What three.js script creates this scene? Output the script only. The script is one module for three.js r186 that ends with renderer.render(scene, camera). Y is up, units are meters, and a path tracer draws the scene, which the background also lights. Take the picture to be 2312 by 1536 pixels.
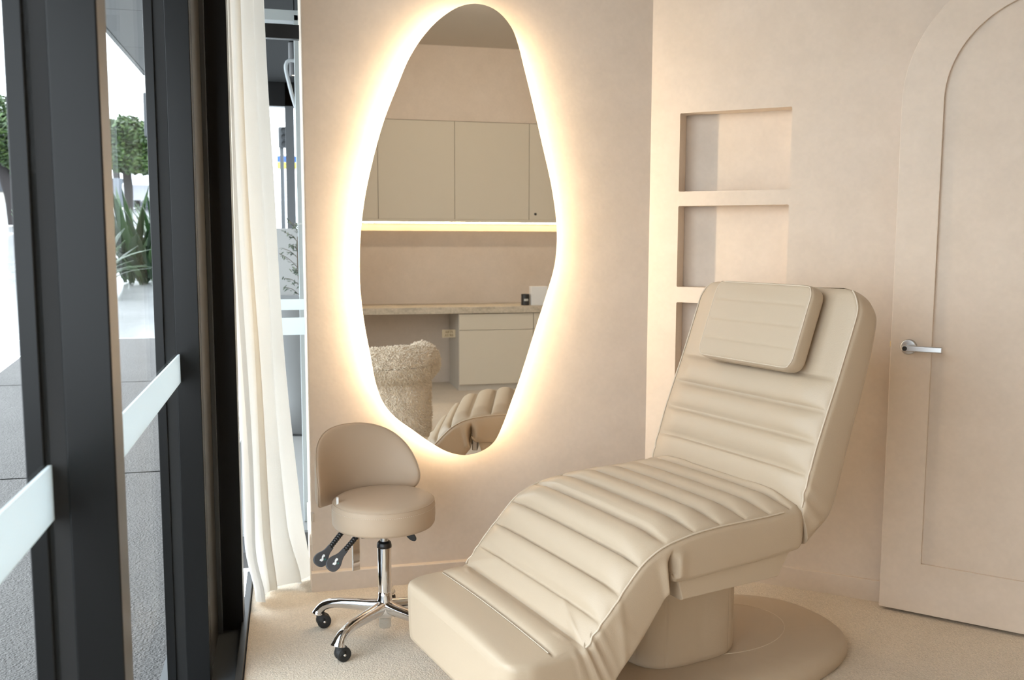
import * as THREE from 'three';
import { RoundedBoxGeometry } from 'three/addons/geometries/RoundedBoxGeometry.js';
import { mergeGeometries, mergeVertices } from 'three/addons/utils/BufferGeometryUtils.js';
import { RectAreaLightUniformsLib } from 'three/addons/lights/RectAreaLightUniformsLib.js';

// ------------------------------------------------------------------ camera, sky, exposure
const scene = new THREE.Scene();
const renderer = new THREE.WebGLRenderer({ antialias: true });
renderer.toneMapping = THREE.LinearToneMapping;
renderer.toneMappingExposure = 0.94;
renderer.shadowMap.enabled = true;
RectAreaLightUniformsLib.init();
const SKY = 6.0;
scene.background = new THREE.Color().setRGB(0.90 * SKY, 0.97 * SKY, 1.05 * SKY);   // flat overcast sky

const FPX = 2100, HEYE = 1.42, D2R = Math.PI / 180;
const camera = new THREE.PerspectiveCamera(2 * Math.atan(768 / FPX) / D2R, 2312 / 1536, 0.05, 400);
camera.position.set(0, HEYE, 0);
camera.rotation.order = 'YXZ';
camera.rotation.set(-Math.atan(223 / FPX), -13.5 * D2R, 0.15 * D2R);
camera.focus = 3.1;
camera.userData.fStop = 5.0;
scene.add(camera);

// lamps: LED strips behind the mirror and under the wall cabinets (their light is set in their builders)
const LED_COL = [1.0, 0.79, 0.53], LED_I = 150, DESK_LED_I = 70, LAMP_I = 270;

// ------------------------------------------------------------------ helpers
let seed = 7;
const rnd = () => { seed = (seed * 1664525 + 1013904223) >>> 0; return seed / 4294967296; };
const rr = (a, b) => a + (b - a) * rnd();
const V = (x, y, z) => new THREE.Vector3(x, y, z);
const clamp = (x, a = 0, b = 1) => Math.min(b, Math.max(a, x));
const sstep = (a, b, x) => { const t = clamp((x - a) / (b - a)); return t * t * (3 - 2 * t); };
const gauss = (x, s) => Math.exp(-(x * x) / (2 * s * s));
const used = {};
const numbered = (n) => { const k = (used[n] = (used[n] ?? -1) + 1); return k ? `${n}_${String(k).padStart(3, '0')}` : n; };
function obj(name, geo, mat, parent) {
  if (Array.isArray(geo)) geo = merge(geo);
  const m = new THREE.Mesh(geo, mat);
  m.name = parent ? name : numbered(name);
  (parent ?? scene).add(m);
  return m;
}
function merge(gs) {
  return mergeGeometries(gs.map((g) => {
    const h = g.index ? g.toNonIndexed() : g.clone();
    for (const k of Object.keys(h.attributes)) if (!['position', 'normal', 'uv'].includes(k)) h.deleteAttribute(k);
    if (!h.attributes.uv) h.setAttribute('uv', new THREE.BufferAttribute(new Float32Array(h.attributes.position.count * 2), 2));
    return h;
  }));
}
function tag(o, label, category, group, kind) {
  o.userData.label = label; o.userData.category = category;
  if (group) o.userData.group = group;
  if (kind) o.userData.kind = kind;
  return o;
}
function struct(o, label, category) { o.userData.kind = 'structure'; if (label) o.userData.label = label; if (category) o.userData.category = category; return o; }
function thing(name, label, category, pos = [0, 0, 0], turn = 0, group) {
  const g = new THREE.Group(); g.name = numbered(name); g.position.set(...pos); g.rotation.y = turn; scene.add(g);
  return tag(g, label, category, group);
}
// uv in metres from the dominant axis of each face
function metric(geo) {
  const g = geo.index ? geo.toNonIndexed() : geo;
  const p = g.attributes.position, uv = new Float32Array(p.count * 2), a = V(), b = V(), c = V();
  for (let i = 0; i < p.count; i += 3) {
    a.fromBufferAttribute(p, i); b.fromBufferAttribute(p, i + 1); c.fromBufferAttribute(p, i + 2);
    const n = b.clone().sub(a).cross(c.clone().sub(a));
    const ax = Math.abs(n.x), ay = Math.abs(n.y), az = Math.abs(n.z);
    [a, b, c].forEach((q, k) => {
      const [s, t] = ay >= ax && ay >= az ? [q.x, q.z] : ax >= az ? [q.z, q.y] : [q.x, q.y];
      uv[(i + k) * 2] = s; uv[(i + k) * 2 + 1] = t;
    });
  }
  g.setAttribute('uv', new THREE.BufferAttribute(uv, 2));
  return g;
}
const box = (x0, x1, y0, y1, z0, z1) => metric(new THREE.BoxGeometry(x1 - x0, y1 - y0, z1 - z0).translate((x0 + x1) / 2, (y0 + y1) / 2, (z0 + z1) / 2));
const rbox = (x0, x1, y0, y1, z0, z1, r = 0.004, s = 2) => metric(new RoundedBoxGeometry(x1 - x0, y1 - y0, z1 - z0, s, r).translate((x0 + x1) / 2, (y0 + y1) / 2, (z0 + z1) / 2));
const cyl = (r0, r1, h, seg = 32, y = 0) => new THREE.CylinderGeometry(r0, r1, h, seg).translate(0, y, 0);
const lathe = (pts, seg = 64) => new THREE.LatheGeometry(pts.map(([r, y]) => new THREE.Vector2(r, y)), seg);
const tube = (pts, r, seg = 40, rs = 8, closed = false) => new THREE.TubeGeometry(new THREE.CatmullRomCurve3(pts, closed), seg, r, rs, closed);
// a grid of points -> indexed geometry with smooth normals; wrapJ closes the columns
function gridGeo(P, nI, nJ, wrapJ, uvf) {
  const pos = new Float32Array(nI * nJ * 3), uv = new Float32Array(nI * nJ * 2), idx = [];
  for (let i = 0; i < nI; i++) for (let j = 0; j < nJ; j++) {
    const p = P(i, j), k = i * nJ + j; pos[k * 3] = p.x; pos[k * 3 + 1] = p.y; pos[k * 3 + 2] = p.z;
    const u = uvf ? uvf(i, j, p) : [j / nJ, i / nI]; uv[k * 2] = u[0]; uv[k * 2 + 1] = u[1];
  }
  const mj = wrapJ ? nJ : nJ - 1;
  for (let i = 0; i < nI - 1; i++) for (let j = 0; j < mj; j++) {
    const a = i * nJ + j, b = i * nJ + (j + 1) % nJ, c = a + nJ, d = b + nJ;
    idx.push(a, c, b, b, c, d);
  }
  const g = new THREE.BufferGeometry();
  g.setAttribute('position', new THREE.BufferAttribute(pos, 3)); g.setAttribute('uv', new THREE.BufferAttribute(uv, 2)); g.setIndex(idx);
  g.computeVertexNormals();
  return g;
}
// a rectangle of cells cut out of a grid, keeping the grid's own normals
function cut(g, nJ, i0, i1, j0, j1) {
  const o = new THREE.BufferGeometry(), w = j1 - j0 + 1, h = i1 - i0 + 1;
  for (const k of ['position', 'normal', 'uv']) {
    const s = g.attributes[k], d = new Float32Array(w * h * s.itemSize);
    for (let i = 0; i < h; i++) for (let j = 0; j < w; j++) for (let c = 0; c < s.itemSize; c++)
      d[(i * w + j) * s.itemSize + c] = s.array[((i0 + i) * nJ + (j0 + j) % nJ) * s.itemSize + c];
    o.setAttribute(k, new THREE.BufferAttribute(d, s.itemSize));
  }
  const idx = [];
  for (let i = 0; i < h - 1; i++) for (let j = 0; j < w - 1; j++) { const a = i * w + j; idx.push(a, a + w, a + 1, a + 1, a + w, a + w + 1); }
  o.setIndex(idx);
  return o;
}

// ------------------------------------------------------------------ noise and textures
const H2 = (x, y, s) => { let h = (x * 374761393 + y * 668265263 + s * 2147483647) | 0; h = Math.imul(h ^ (h >>> 13), 1274126177); return ((h ^ (h >>> 16)) >>> 0) / 4294967296; };
function vnoise(x, y, per, s) {
  const xi = Math.floor(x), yi = Math.floor(y), fx = x - xi, fy = y - yi, u = fx * fx * (3 - 2 * fx), v = fy * fy * (3 - 2 * fy);
  const m = (a) => ((a % per) + per) % per, h = (a, b) => H2(m(a), m(b), s);
  return (h(xi, yi) * (1 - u) + h(xi + 1, yi) * u) * (1 - v) + (h(xi, yi + 1) * (1 - u) + h(xi + 1, yi + 1) * u) * v;
}
function fbm(u, v, base, oct, s) { let a = 0, k = 0.5, f = base, t = 0; for (let o = 0; o < oct; o++) { a += k * vnoise(u * f, v * f, f, s + o); t += k; k *= 0.55; f *= 2; } return a / t; }
function tex(size, fn, metres, srgb) {
  const d = new Uint8Array(size * size * 4);
  for (let y = 0; y < size; y++) for (let x = 0; x < size; x++) {
    const c = fn(x / size, y / size), k = (y * size + x) * 4;
    const q = Array.isArray(c) ? c : [c, c, c];
    d[k] = clamp(q[0]) * 255; d[k + 1] = clamp(q[1]) * 255; d[k + 2] = clamp(q[2]) * 255; d[k + 3] = 255;
  }
  const t = new THREE.DataTexture(d, size, size);
  t.wrapS = t.wrapT = THREE.RepeatWrapping; t.magFilter = THREE.LinearFilter; t.minFilter = THREE.LinearMipmapLinearFilter; t.generateMipmaps = true;
  t.repeat.set(1 / metres, 1 / metres); t.colorSpace = srgb ? THREE.SRGBColorSpace : THREE.NoColorSpace; t.needsUpdate = true;
  return t;
}
const toS = (c) => (c <= 0.0031308 ? 12.92 * c : 1.055 * Math.pow(c, 1 / 2.4) - 0.055);
const shade = (rgb, k) => rgb.map((c) => toS(clamp(c * k)));
const mat = (o) => new THREE.MeshStandardMaterial(o), phys = (o) => new THREE.MeshPhysicalMaterial(o);
const lin = (r, g, b) => new THREE.Color().setRGB(r, g, b);

const plasterCol = [0.705, 0.600, 0.500];
const texPlaster = tex(512, (u, v) => {
  const a = fbm(u, v, 4, 5, 3), b = fbm(u, v, 24, 3, 9), c = fbm(u, v, 128, 2, 17);
  return shade(plasterCol.map((q, i) => q * (1 + (a - 0.5) * [0.10, 0.13, 0.18][i])), 1 + (b - 0.5) * 0.07 + (c - 0.5) * 0.05);
}, 1.6, true);
const bumpPlaster = tex(512, (u, v) => 0.6 * fbm(u, v, 12, 4, 31) + 0.4 * fbm(u, v, 96, 2, 37), 1.2);
const M = {};
M.plaster = mat({ map: texPlaster, bumpMap: bumpPlaster, bumpScale: 0.0006, roughness: 0.74 });
M.ceiling = mat({ color: lin(0.62, 0.56, 0.48), roughness: 0.85 });
const carpetCol = [0.66, 0.575, 0.47];
const texCarpet = tex(1024, (u, v) => {
  const a = fbm(u, v, 6, 3, 51), b = H2(Math.floor(u * 512), Math.floor(v * 512), 5), c = fbm(u, v, 256, 2, 57);
  return shade(carpetCol, 0.80 + 0.26 * c + 0.20 * (b - 0.5) + 0.12 * (a - 0.5) + 0.08);
}, 1.0, true);
const bumpCarpet = tex(1024, (u, v) => fbm(u, v, 256, 2, 61), 1.0);
M.carpet = mat({ map: texCarpet, bumpMap: bumpCarpet, bumpScale: 0.0022, roughness: 0.95 });
const bumpLeather = tex(512, (u, v) => { const a = fbm(u, v, 64, 3, 71); return 0.5 + 0.5 * Math.abs(a - 0.5) * 2; }, 0.16);
M.leather = phys({ color: lin(0.525, 0.420, 0.305), roughness: 0.36, bumpMap: bumpLeather, bumpScale: 0.0004, specularIntensity: 0.7 });
M.leatherPipe = phys({ color: lin(0.64, 0.54, 0.42), roughness: 0.45, specularIntensity: 0.6 });
M.stoolLeather = phys({ color: lin(0.50, 0.385, 0.28), roughness: 0.44, bumpMap: bumpLeather, bumpScale: 0.0003, specularIntensity: 0.6 });
M.thread = mat({ color: lin(0.66, 0.57, 0.46), roughness: 0.8 });
M.chrome = mat({ color: lin(0.82, 0.82, 0.83), metalness: 1, roughness: 0.07 });
M.steel = mat({ color: lin(0.60, 0.60, 0.60), metalness: 1, roughness: 0.32 });
M.blackPlastic = mat({ color: lin(0.012, 0.012, 0.013), roughness: 0.35 });
M.greyPlastic = mat({ color: lin(0.06, 0.062, 0.068), roughness: 0.45 });
M.clearPlastic = phys({ color: lin(0.8, 0.8, 0.78), transmission: 0.8, thickness: 0, roughness: 0.2 });
M.rubber = mat({ color: lin(0.015, 0.015, 0.015), roughness: 0.6 });
M.mirror = mat({ color: lin(0.88, 0.865, 0.83), metalness: 1, roughness: 0.0 });
M.mirrorEdge = mat({ color: lin(0.5, 0.48, 0.44), roughness: 0.2, metalness: 0.6 });
M.white = mat({ color: lin(0.8, 0.8, 0.79), roughness: 0.5 });
M.frame = phys({ color: lin(0.011, 0.0112, 0.0112), roughness: 0.26, specularIntensity: 0.4 });
M.frameDark = mat({ color: lin(0.020, 0.019, 0.018), roughness: 0.38 });
M.gasket = mat({ color: lin(0.006, 0.006, 0.006), roughness: 0.7 });
M.sill = mat({ color: lin(0.045, 0.05, 0.055), roughness: 0.35 });
M.glass = phys({ color: lin(0.97, 0.985, 0.98), transmission: 1, thickness: 0, roughness: 0, ior: 1.5, specularIntensity: 0.07 });
M.frost = phys({ color: lin(0.80, 0.86, 0.88), transmission: 0.5, thickness: 0, roughness: 1, specularIntensity: 0.2 });
M.curtain = phys({ color: lin(0.84, 0.82, 0.77), transmission: 0.42, thickness: 0, roughness: 1, bumpMap: tex(256, (u, v) => 0.5 * H2(Math.floor(u * 256), 0, 3) + 0.5 * H2(0, Math.floor(v * 256), 4), 0.12), bumpScale: 0.0003 });
M.cabinet = mat({ color: lin(0.65, 0.585, 0.475), roughness: 0.55 });
M.cabinetIn = mat({ color: lin(0.52, 0.47, 0.40), roughness: 0.7 });
const texStone = tex(512, (u, v) => { const a = fbm(u, v * 0.999, 6, 5, 81), b = fbm(u, v, 40, 3, 85); return shade([0.55, 0.48, 0.38], 0.85 + 0.3 * (a - 0.5) + 0.5 * (b - 0.5) + 0.15); }, 0.7, true);
M.worktop = mat({ map: texStone, roughness: 0.45 });
M.brass = mat({ color: lin(0.75, 0.6, 0.35), metalness: 1, roughness: 0.3 });
const glow = (c, k) => mat({ color: lin(0.9, 0.9, 0.88), emissive: lin(...c), emissiveIntensity: k, roughness: 0.6 });

// ------------------------------------------------------------------ room shell
const ZM = -3.76, X0 = -0.17, CEIL = 3.25, ZBACK = 1.85, XR = 3.75, ZFAR = -4.27;
struct(obj('floor', box(X0, XR + 0.2, -0.12, 0, -4.55, ZBACK + 0.2), M.carpet), 'cream loop-pile carpet over the whole room', 'floor');
struct(obj('ceiling', box(-0.45, XR + 0.2, CEIL, CEIL + 0.15, -4.55, ZBACK + 0.2), M.ceiling), 'plain plaster ceiling', 'ceiling');
// wall that carries the mirror: a deep block whose left end is free
struct(obj('wall_back', [rbox(0.068, 1.75, -0.02, CEIL, -4.5, ZM, 0.004)], M.plaster), 'beige limewashed plaster wall behind the glowing mirror', 'wall');
obj('wall_end', rbox(0.061, 0.12, -0.02, 0.190, -4.4, ZM - 0.001, 0.003), M.plaster, scene.getObjectByName('wall_back'));
const baseB = struct(obj('baseboard_back', rbox(0.063, 1.53, -0.02, 0.080, ZM - 0.02, ZM + 0.026, 0.004), M.plaster), 'low plaster skirting under the mirror', 'skirting');

// niche wall, turned 40 degrees
const NC = V(1.505, 0, ZM), NA = 40 * D2R, ND = 0.10;
const niche = new THREE.Group(); niche.name = 'wall_right'; scene.add(niche); niche.position.copy(NC); niche.rotation.y = -NA;   // local x runs along the wall, z comes out of it
struct(niche, 'plaster wall with square niches, turned towards the room', 'wall');
{
  const s = new THREE.Shape([[-0.0, -0.02], [2.95, -0.02], [2.95, CEIL], [-0.0, CEIL]].map((p) => new THREE.Vector2(...p)));
  for (const [y0, y1] of [[1.629, 1.952], [1.229, 1.569], [0.83, 1.164]]) {
    const h = new THREE.Path(), x0 = 0.126, x1 = 0.579, r = 0.006;
    h.moveTo(x0 + r, y0); h.lineTo(x1 - r, y0); h.quadraticCurveTo(x1, y0, x1, y0 + r); h.lineTo(x1, y1 - r); h.quadraticCurveTo(x1, y1, x1 - r, y1);
    h.lineTo(x0 + r, y1); h.quadraticCurveTo(x0, y1, x0, y1 - r); h.lineTo(x0, y0 + r); h.quadraticCurveTo(x0, y0, x0 + r, y0);
    s.holes.push(h);
  }
  const e = 0.007;
  obj('wall_face', metric(new THREE.ExtrudeGeometry(s, { depth: ND - e, bevelEnabled: true, bevelSize: -0.0, bevelThickness: 0.0, bevelSegments: 1, curveSegments: 6 }).translate(0, 0, -ND + e)), M.plaster, niche);
  obj('niche_back', box(0.0, 2.95, -0.02, CEIL, -ND - 0.12, -ND + 0.002), M.plaster, niche);
}
const baseN = obj('baseboard_right', rbox(0.012, 2.9, -0.02, 0.085, -0.01, 0.012, 0.003), M.plaster);
baseN.position.copy(NC); baseN.rotation.y = -NA; struct(baseN, 'low plaster skirting under the niche wall', 'skirting');
struct(obj('wall_side', box(XR, XR + 0.2, -0.02, CEIL, -2.1, ZBACK + 0.2), M.plaster), 'plaster side wall outside the picture', 'wall');
struct(obj('wall_front', box(-0.45, XR + 0.2, -0.02, CEIL, ZBACK, ZBACK + 0.2), M.plaster), 'plaster wall behind the camera that carries the cabinets', 'wall');

// ------------------------------------------------------------------ arched door on the niche wall
{
  const door = new THREE.Group(); door.name = 'door_1'; scene.add(door);
  door.position.set(2.199, 0, -3.072); door.rotation.y = -46 * D2R;
  struct(door, 'arched plaster-finish door with a sunken arched panel and steel lever', 'door');
  const R = 0.488, cx = 0.5, hc = 1.93, ri = 0.345, pb = 0.206, bt = 0.012;
  const arch = (cxx, r, b, T = THREE.Shape) => { const s = new T(); s.moveTo(cxx - r, b); s.lineTo(cxx + r, b); s.lineTo(cxx + r, hc); s.absarc(cxx, hc, r, 0, Math.PI, false); s.lineTo(cxx - r, b); return s; };
  const fr = arch(cx, R, bt); fr.holes.push(arch(cx, ri, pb, THREE.Path));
  const ex = (s, d, z, bev = 0) => metric(new THREE.ExtrudeGeometry(s, { depth: d, bevelEnabled: bev > 0, bevelSize: bev, bevelOffset: -bev, bevelThickness: bev, bevelSegments: 3, curveSegments: 64 }).translate(0, 0, z));
  obj('door_frame', ex(fr, 0.016, -0.018, 0.002), M.plaster, door);
  obj('door_panel', ex(arch(cx, R - 0.0015, bt + 0.001), 0.034, -0.0465), M.plaster, door);
  obj('door_jamb', ex(arch(cx, R - 0.03, 0.0), 0.25, -0.305), M.plaster, door);
  // lever handle
  const h = new THREE.Group(); h.name = 'door_handle'; h.position.set(0.076, 1.031, 0); door.add(h);
  obj('rosette', lathe([[0, 0.012], [0.024, 0.012], [0.0275, 0.010], [0.0288, 0.006], [0.0288, 0], [0, 0]], 48).rotateX(Math.PI / 2), M.steel, h);
  obj('spindle', new THREE.CylinderGeometry(0.0105, 0.0105, 0.04, 24).rotateX(Math.PI / 2).translate(-0.004, -0.002, 0.03), M.steel, h);
  const lv = rbox(-0.016, 0.122, -0.0125, 0.0095, 0.042, 0.056, 0.004, 3);
  obj('lever', lv, M.steel, h);
  obj('thumb_sensor', new THREE.CylinderGeometry(0.0085, 0.0085, 0.003, 24).rotateX(Math.PI / 2).translate(-0.005, -0.0015, 0.0568), M.blackPlastic, h);
  obj('latch', rbox(0.0065, 0.0125, 1.025, 1.047, -0.036, -0.014, 0.002), M.brass, door);
}

// ------------------------------------------------------------------ street front: mullions, panes, sill
const GL = -0.373, GR = -0.338, XIN = -0.274, TOPG = 3.1;
struct(obj('floor_sill', [box(-0.44, X0 - 0.012, -0.12, -0.012, -3.62, 2.0)], M.sill), 'dark aluminium sill of the street front', 'sill');
struct(obj('trim_1', [rbox(X0 - 0.028, X0 - 0.004, -0.1, 0.016, -4.0, 2.0, 0.003)], M.frameDark), 'black edge strip between sill and carpet', 'edge strip');
struct(obj('trim_2', box(-0.45, -0.2, TOPG, CEIL, -4.55, 2.0), M.frame), 'dark head of the street front', 'head');
function mullion(z0, z1, label, xin = XIN) {
  const g = new THREE.Group(); g.name = numbered('window_mullion'); scene.add(g); struct(g, label, 'mullion');
  obj('post', rbox(GR - 0.008, xin, -0.06, TOPG, z1, z0, 0.003), M.frame, g);
  obj('gasket', box(GL - 0.004, GR - 0.006, -0.06, TOPG, z1 + 0.004, z0 - 0.003), M.gasket, g);
  obj('outer_cap', rbox(GL - 0.032, GL - 0.004, -0.06, TOPG, z1 - 0.005, z0 + 0.004, 0.003), M.frame, g);
  return g;
}
mullion(-1.56, -1.64, 'near dark aluminium mullion at the left of the picture');
mullion(-3.03, -3.10, 'far dark aluminium mullion beside the white curtain');
mullion(-0.06, -0.14, 'dark aluminium mullion beside the camera');
mullion(0.36, 0.28, 'dark aluminium mullion behind the camera');
{ // sash stiles and corner post between the far mullion and the curtain
  const g = new THREE.Group(); g.name = 'window_frame'; scene.add(g); struct(g, 'dark corner post and stile next to the curtain', 'window frame');
  obj('stile', rbox(GR, XIN - 0.004, -0.06, TOPG, -3.47, -3.104, 0.003), M.frameDark, g);
  obj('edge_bead', rbox(XIN - 0.006, XIN + 0.012, -0.06, TOPG, -3.45, -3.43, 0.003), M.sill, g);
  obj('corner_post', rbox(-0.40, -0.19, -0.02, TOPG, -3.56, -3.455, 0.003), M.frame, g);
  obj('end_pane', box(-0.377, -0.371, -0.03, TOPG, -4.45, -3.562), M.glass, g);
  obj('end_post', rbox(-0.40, -0.34, -0.06, TOPG, -4.55, -4.45, 0.003), M.frame, g);
}
function pane(name, g, label) { const o = obj(name, g, M.glass); struct(o, label, 'window pane'); return o; }
function paneX(n, x, z0, z1, label) {
  const p = pane(`window_${n}`, box(x - 0.003, x + 0.003, -0.03, TOPG, z0, z1), label);
  p.material = M.glass;
  obj('frosted_band', box(x - 0.0012, x + 0.0045, 0.980, 1.068, z0, z1), M.frost, p);
}
paneX(1, GL, -1.563, -0.137, 'clear pane at the left edge with a frosted band');
paneX(2, GR, -3.033, -1.637, 'clear pane between the two dark mullions with a frosted band');
paneX(3, GL, -0.063, 0.283, 'clear narrow pane beside the camera');
struct(obj('wall_left', box(-0.42, -0.2, -0.1, CEIL, 0.36, ZBACK + 0.2), M.plaster), 'plaster wall that ends the street front behind the camera', 'wall');


// ------------------------------------------------------------------ backlit mirror
{
  const out = [[0.734, 2.345], [0.676, 2.332], [0.606, 2.289], [0.536, 2.219], [0.475, 2.127], [0.423, 2.008], [0.375, 1.888], [0.334, 1.752], [0.298, 1.598], [0.279, 1.461], [0.272, 1.324], [0.274, 1.22], [0.287, 1.097], [0.308, 0.973], [0.331, 0.848], [0.358, 0.776], [0.40, 0.72], [0.471, 0.663], [0.543, 0.608], [0.615, 0.564], [0.68, 0.546], [0.735, 0.551], [0.782, 0.571], [0.815, 0.600], [0.847, 0.664], [0.885, 0.765], [0.922, 0.865], [0.978, 1.040], [1.034, 1.212], [1.063, 1.312], [1.0735, 1.40], [1.071, 1.502], [1.049, 1.645], [1.011, 1.803], [0.973, 1.955], [0.936, 2.095], [0.904, 2.210], [0.881, 2.262], [0.838, 2.311], [0.791, 2.337]];
  const ZG = -3.69;
  const curve = new THREE.CatmullRomCurve3(out.map(([x, y]) => V(x, y, 0)), true, 'centripetal');
  const pts = curve.getSpacedPoints(240).slice(0, 240).map((p) => new THREE.Vector2(p.x, p.y));
  const inset = (d) => pts.map((p, i) => { const a = pts[(i + 238) % 240], b = pts[(i + 2) % 240], t = b.clone().sub(a).normalize(); return new THREE.Vector2(p.x - t.y * d, p.y + t.x * d); });
  // the outline runs counter-clockwise: left of the direction of travel is inside
  const ex = (q, d, z) => new THREE.ExtrudeGeometry(new THREE.Shape(q), { depth: d, bevelEnabled: false }).translate(0, 0, z);
  const g = thing('wall_mirror', 'tall pebble-shaped frameless mirror with a warm light behind its edge', 'mirror', [0, 0, 0]);
  obj('mirror_edge', ex(pts, 0.0045, ZG - 0.005), M.mirrorEdge, g);
  obj('mirror_glass', new THREE.ShapeGeometry(new THREE.Shape(inset(0.0006))).translate(0, 0, ZG), M.mirror, g);
  const q = inset(0.05);
  obj('back_box', ex(q, 0.062, -3.759), M.white, g);
  // LED strip on the rim of the back box, and the light it gives
  const led = inset(0.046), strip = gridGeo((i, j) => { const p = led[j % 240]; return V(p.x, p.y, -3.735 + i * 0.012); }, 2, 241, false);
  obj('light_strip', strip, glow(LED_COL, 6), g);
  const N = 40, src = inset(0.043);
  for (let k = 0; k < N; k++) {
    const a = src[Math.round(k * 240 / N) % 240], b = src[Math.round((k + 1) * 240 / N) % 240], m = a.clone().add(b).multiplyScalar(0.5), t = b.clone().sub(a);
    const L = new THREE.RectAreaLight(lin(...LED_COL), LED_I, t.length(), 0.012);
    const nx = t.y / t.length(), ny = -t.x / t.length();
    L.position.set(m.x, m.y, -3.729); L.up.set(0, 0, 1);
    L.lookAt(m.x + nx, m.y + ny, -3.729 - 0.25);
    L.name = 'mirror_light'; scene.add(L);
  }
}

// ------------------------------------------------------------------ treatment chair
const CA = 15 * D2R, CHA = V(Math.cos(CA), 0, -Math.sin(CA)), CHW = V(Math.sin(CA), 0, Math.cos(CA)), CHO = -2.007, CW = 0.76;
// chair space: x = along the chair (foot to head), y = up, z = across, +z towards the camera; 0 = its middle
const chair = thing('treatment_chair', 'beige leather reclining treatment chair with padded channels on a pedestal', 'treatment chair');
chair.position.copy(CHW.clone().multiplyScalar(CHO - CW / 2)); chair.rotation.y = CA;
// lerp through a table of [key, ...values]
function along(tab, k) {
  let i = 0; while (i < tab.length - 2 && k > tab[i + 1][0]) i++;
  const a = tab[i], b = tab[i + 1], f = clamp((k - a[0]) / (b[0] - a[0]));
  return a.slice(1).map((v, n) => v + (b[n + 1] - v) * f);
}
function smoothTab(tab, step) {   // resample a table with a centripetal-like cubic so that no kink shows
  const n = tab[0].length, out = [], c = (p0, p1, p2, p3, t) => 0.5 * (2 * p1 + (p2 - p0) * t + (2 * p0 - 5 * p1 + 4 * p2 - p3) * t * t + (3 * p1 - p0 - 3 * p2 + p3) * t * t * t);
  for (let i = 0; i < tab.length - 1; i++) {
    const p = [tab[Math.max(0, i - 1)], tab[i], tab[i + 1], tab[Math.min(tab.length - 1, i + 2)]], m = Math.max(1, Math.round((p[2][0] - p[1][0]) / step));
    for (let k = 0; k < m; k++) out.push(Array.from({ length: n }, (_, j) => (j ? c(p[0][j], p[1][j], p[2][j], p[3][j], k / m) : p[1][0] + (p[2][0] - p[1][0]) * k / m)));
  }
  out.push(tab[tab.length - 1]);
  return out;
}
/* a padded slab swept along rows; row = {T:[x,y], B:[x,y], hw}; bulge(row, w in -1..1) lifts the top, side(row, f, sgn) moves the side skin outwards (f = 0 bottom, 1 top) */
function slab(rows, { bulge, side, nTop = 44, rt = 0.020, rb = 0.016, skew }) {
  const ring = [];   // each: {k: kind, w: function(hw), v: function(th)}
  const nc = 5, ns = 10, nb = 10;
  for (let i = 0; i <= nTop; i++) ring.push({ top: 1, w: (hw) => (-1 + 2 * i / nTop) * (hw - rt), v: (th) => th });
  for (let i = 1; i <= nc; i++) { const a = (Math.PI / 2) * i / nc; ring.push({ w: (hw) => hw - rt + rt * Math.sin(a), v: (th) => th - rt + rt * Math.cos(a), s: 1 }); }
  for (let i = 1; i <= ns; i++) ring.push({ w: (hw) => hw, v: (th) => (th - rt) + (rb - (th - rt)) * i / ns, s: 1 });
  for (let i = 1; i <= nc; i++) { const a = (Math.PI / 2) * i / nc; ring.push({ w: (hw) => hw - rb + rb * Math.cos(a), v: () => rb - rb * Math.sin(a) }); }
  for (let i = 1; i < nb; i++) ring.push({ w: (hw) => (1 - 2 * i / nb) * (hw - rb), v: () => 0 });
  for (let i = nc; i >= 0; i--) { const a = (Math.PI / 2) * i / nc; ring.push({ w: (hw) => -(hw - rb + rb * Math.cos(a)), v: () => rb - rb * Math.sin(a) }); }
  for (let i = ns - 1; i >= 0; i--) ring.push({ w: (hw) => -hw, v: (th) => (th - rt) + (rb - (th - rt)) * i / ns, s: -1 });
  for (let i = nc - 1; i >= 1; i--) { const a = (Math.PI / 2) * i / nc; ring.push({ w: (hw) => -(hw - rt + rt * Math.sin(a)), v: (th) => th - rt + rt * Math.cos(a), s: -1 }); }
  const nJ = ring.length, nI = rows.length;
  const P = (i, j) => {
    const r = rows[i], q = ring[j], dx = r.T[0] - r.B[0], dy = r.T[1] - r.B[1], th = Math.hypot(dx, dy), hw = r.hw;
    let w = q.w(hw), v = q.v(th);
    if (q.top) v += bulge(r, w / hw, w);
    else if (q.s && side) w += q.s * side(r, clamp(v / th), q.s);
    return V(r.B[0] + dx * v / th, r.B[1] + dy * v / th, w);
  };
  let len = [0]; for (let i = 1; i < nI; i++) len.push(len[i - 1] + Math.hypot(rows[i].T[0] - rows[i - 1].T[0], rows[i].T[1] - rows[i - 1].T[1]));
  let peri = [0]; for (let j = 1; j <= nJ; j++) peri.push(peri[j - 1] + P(Math.floor(nI / 2), j - 1).distanceTo(P(Math.floor(nI / 2), j % nJ)));
  const g = gridGeo(P, nI, nJ, true, (i, j) => [peri[j], len[i]]);
  return { g, nI, nJ, P, topA: 0, topB: nTop + 2, pipe: nTop + 2, pipeFar: nJ - 2 };
}
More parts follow.
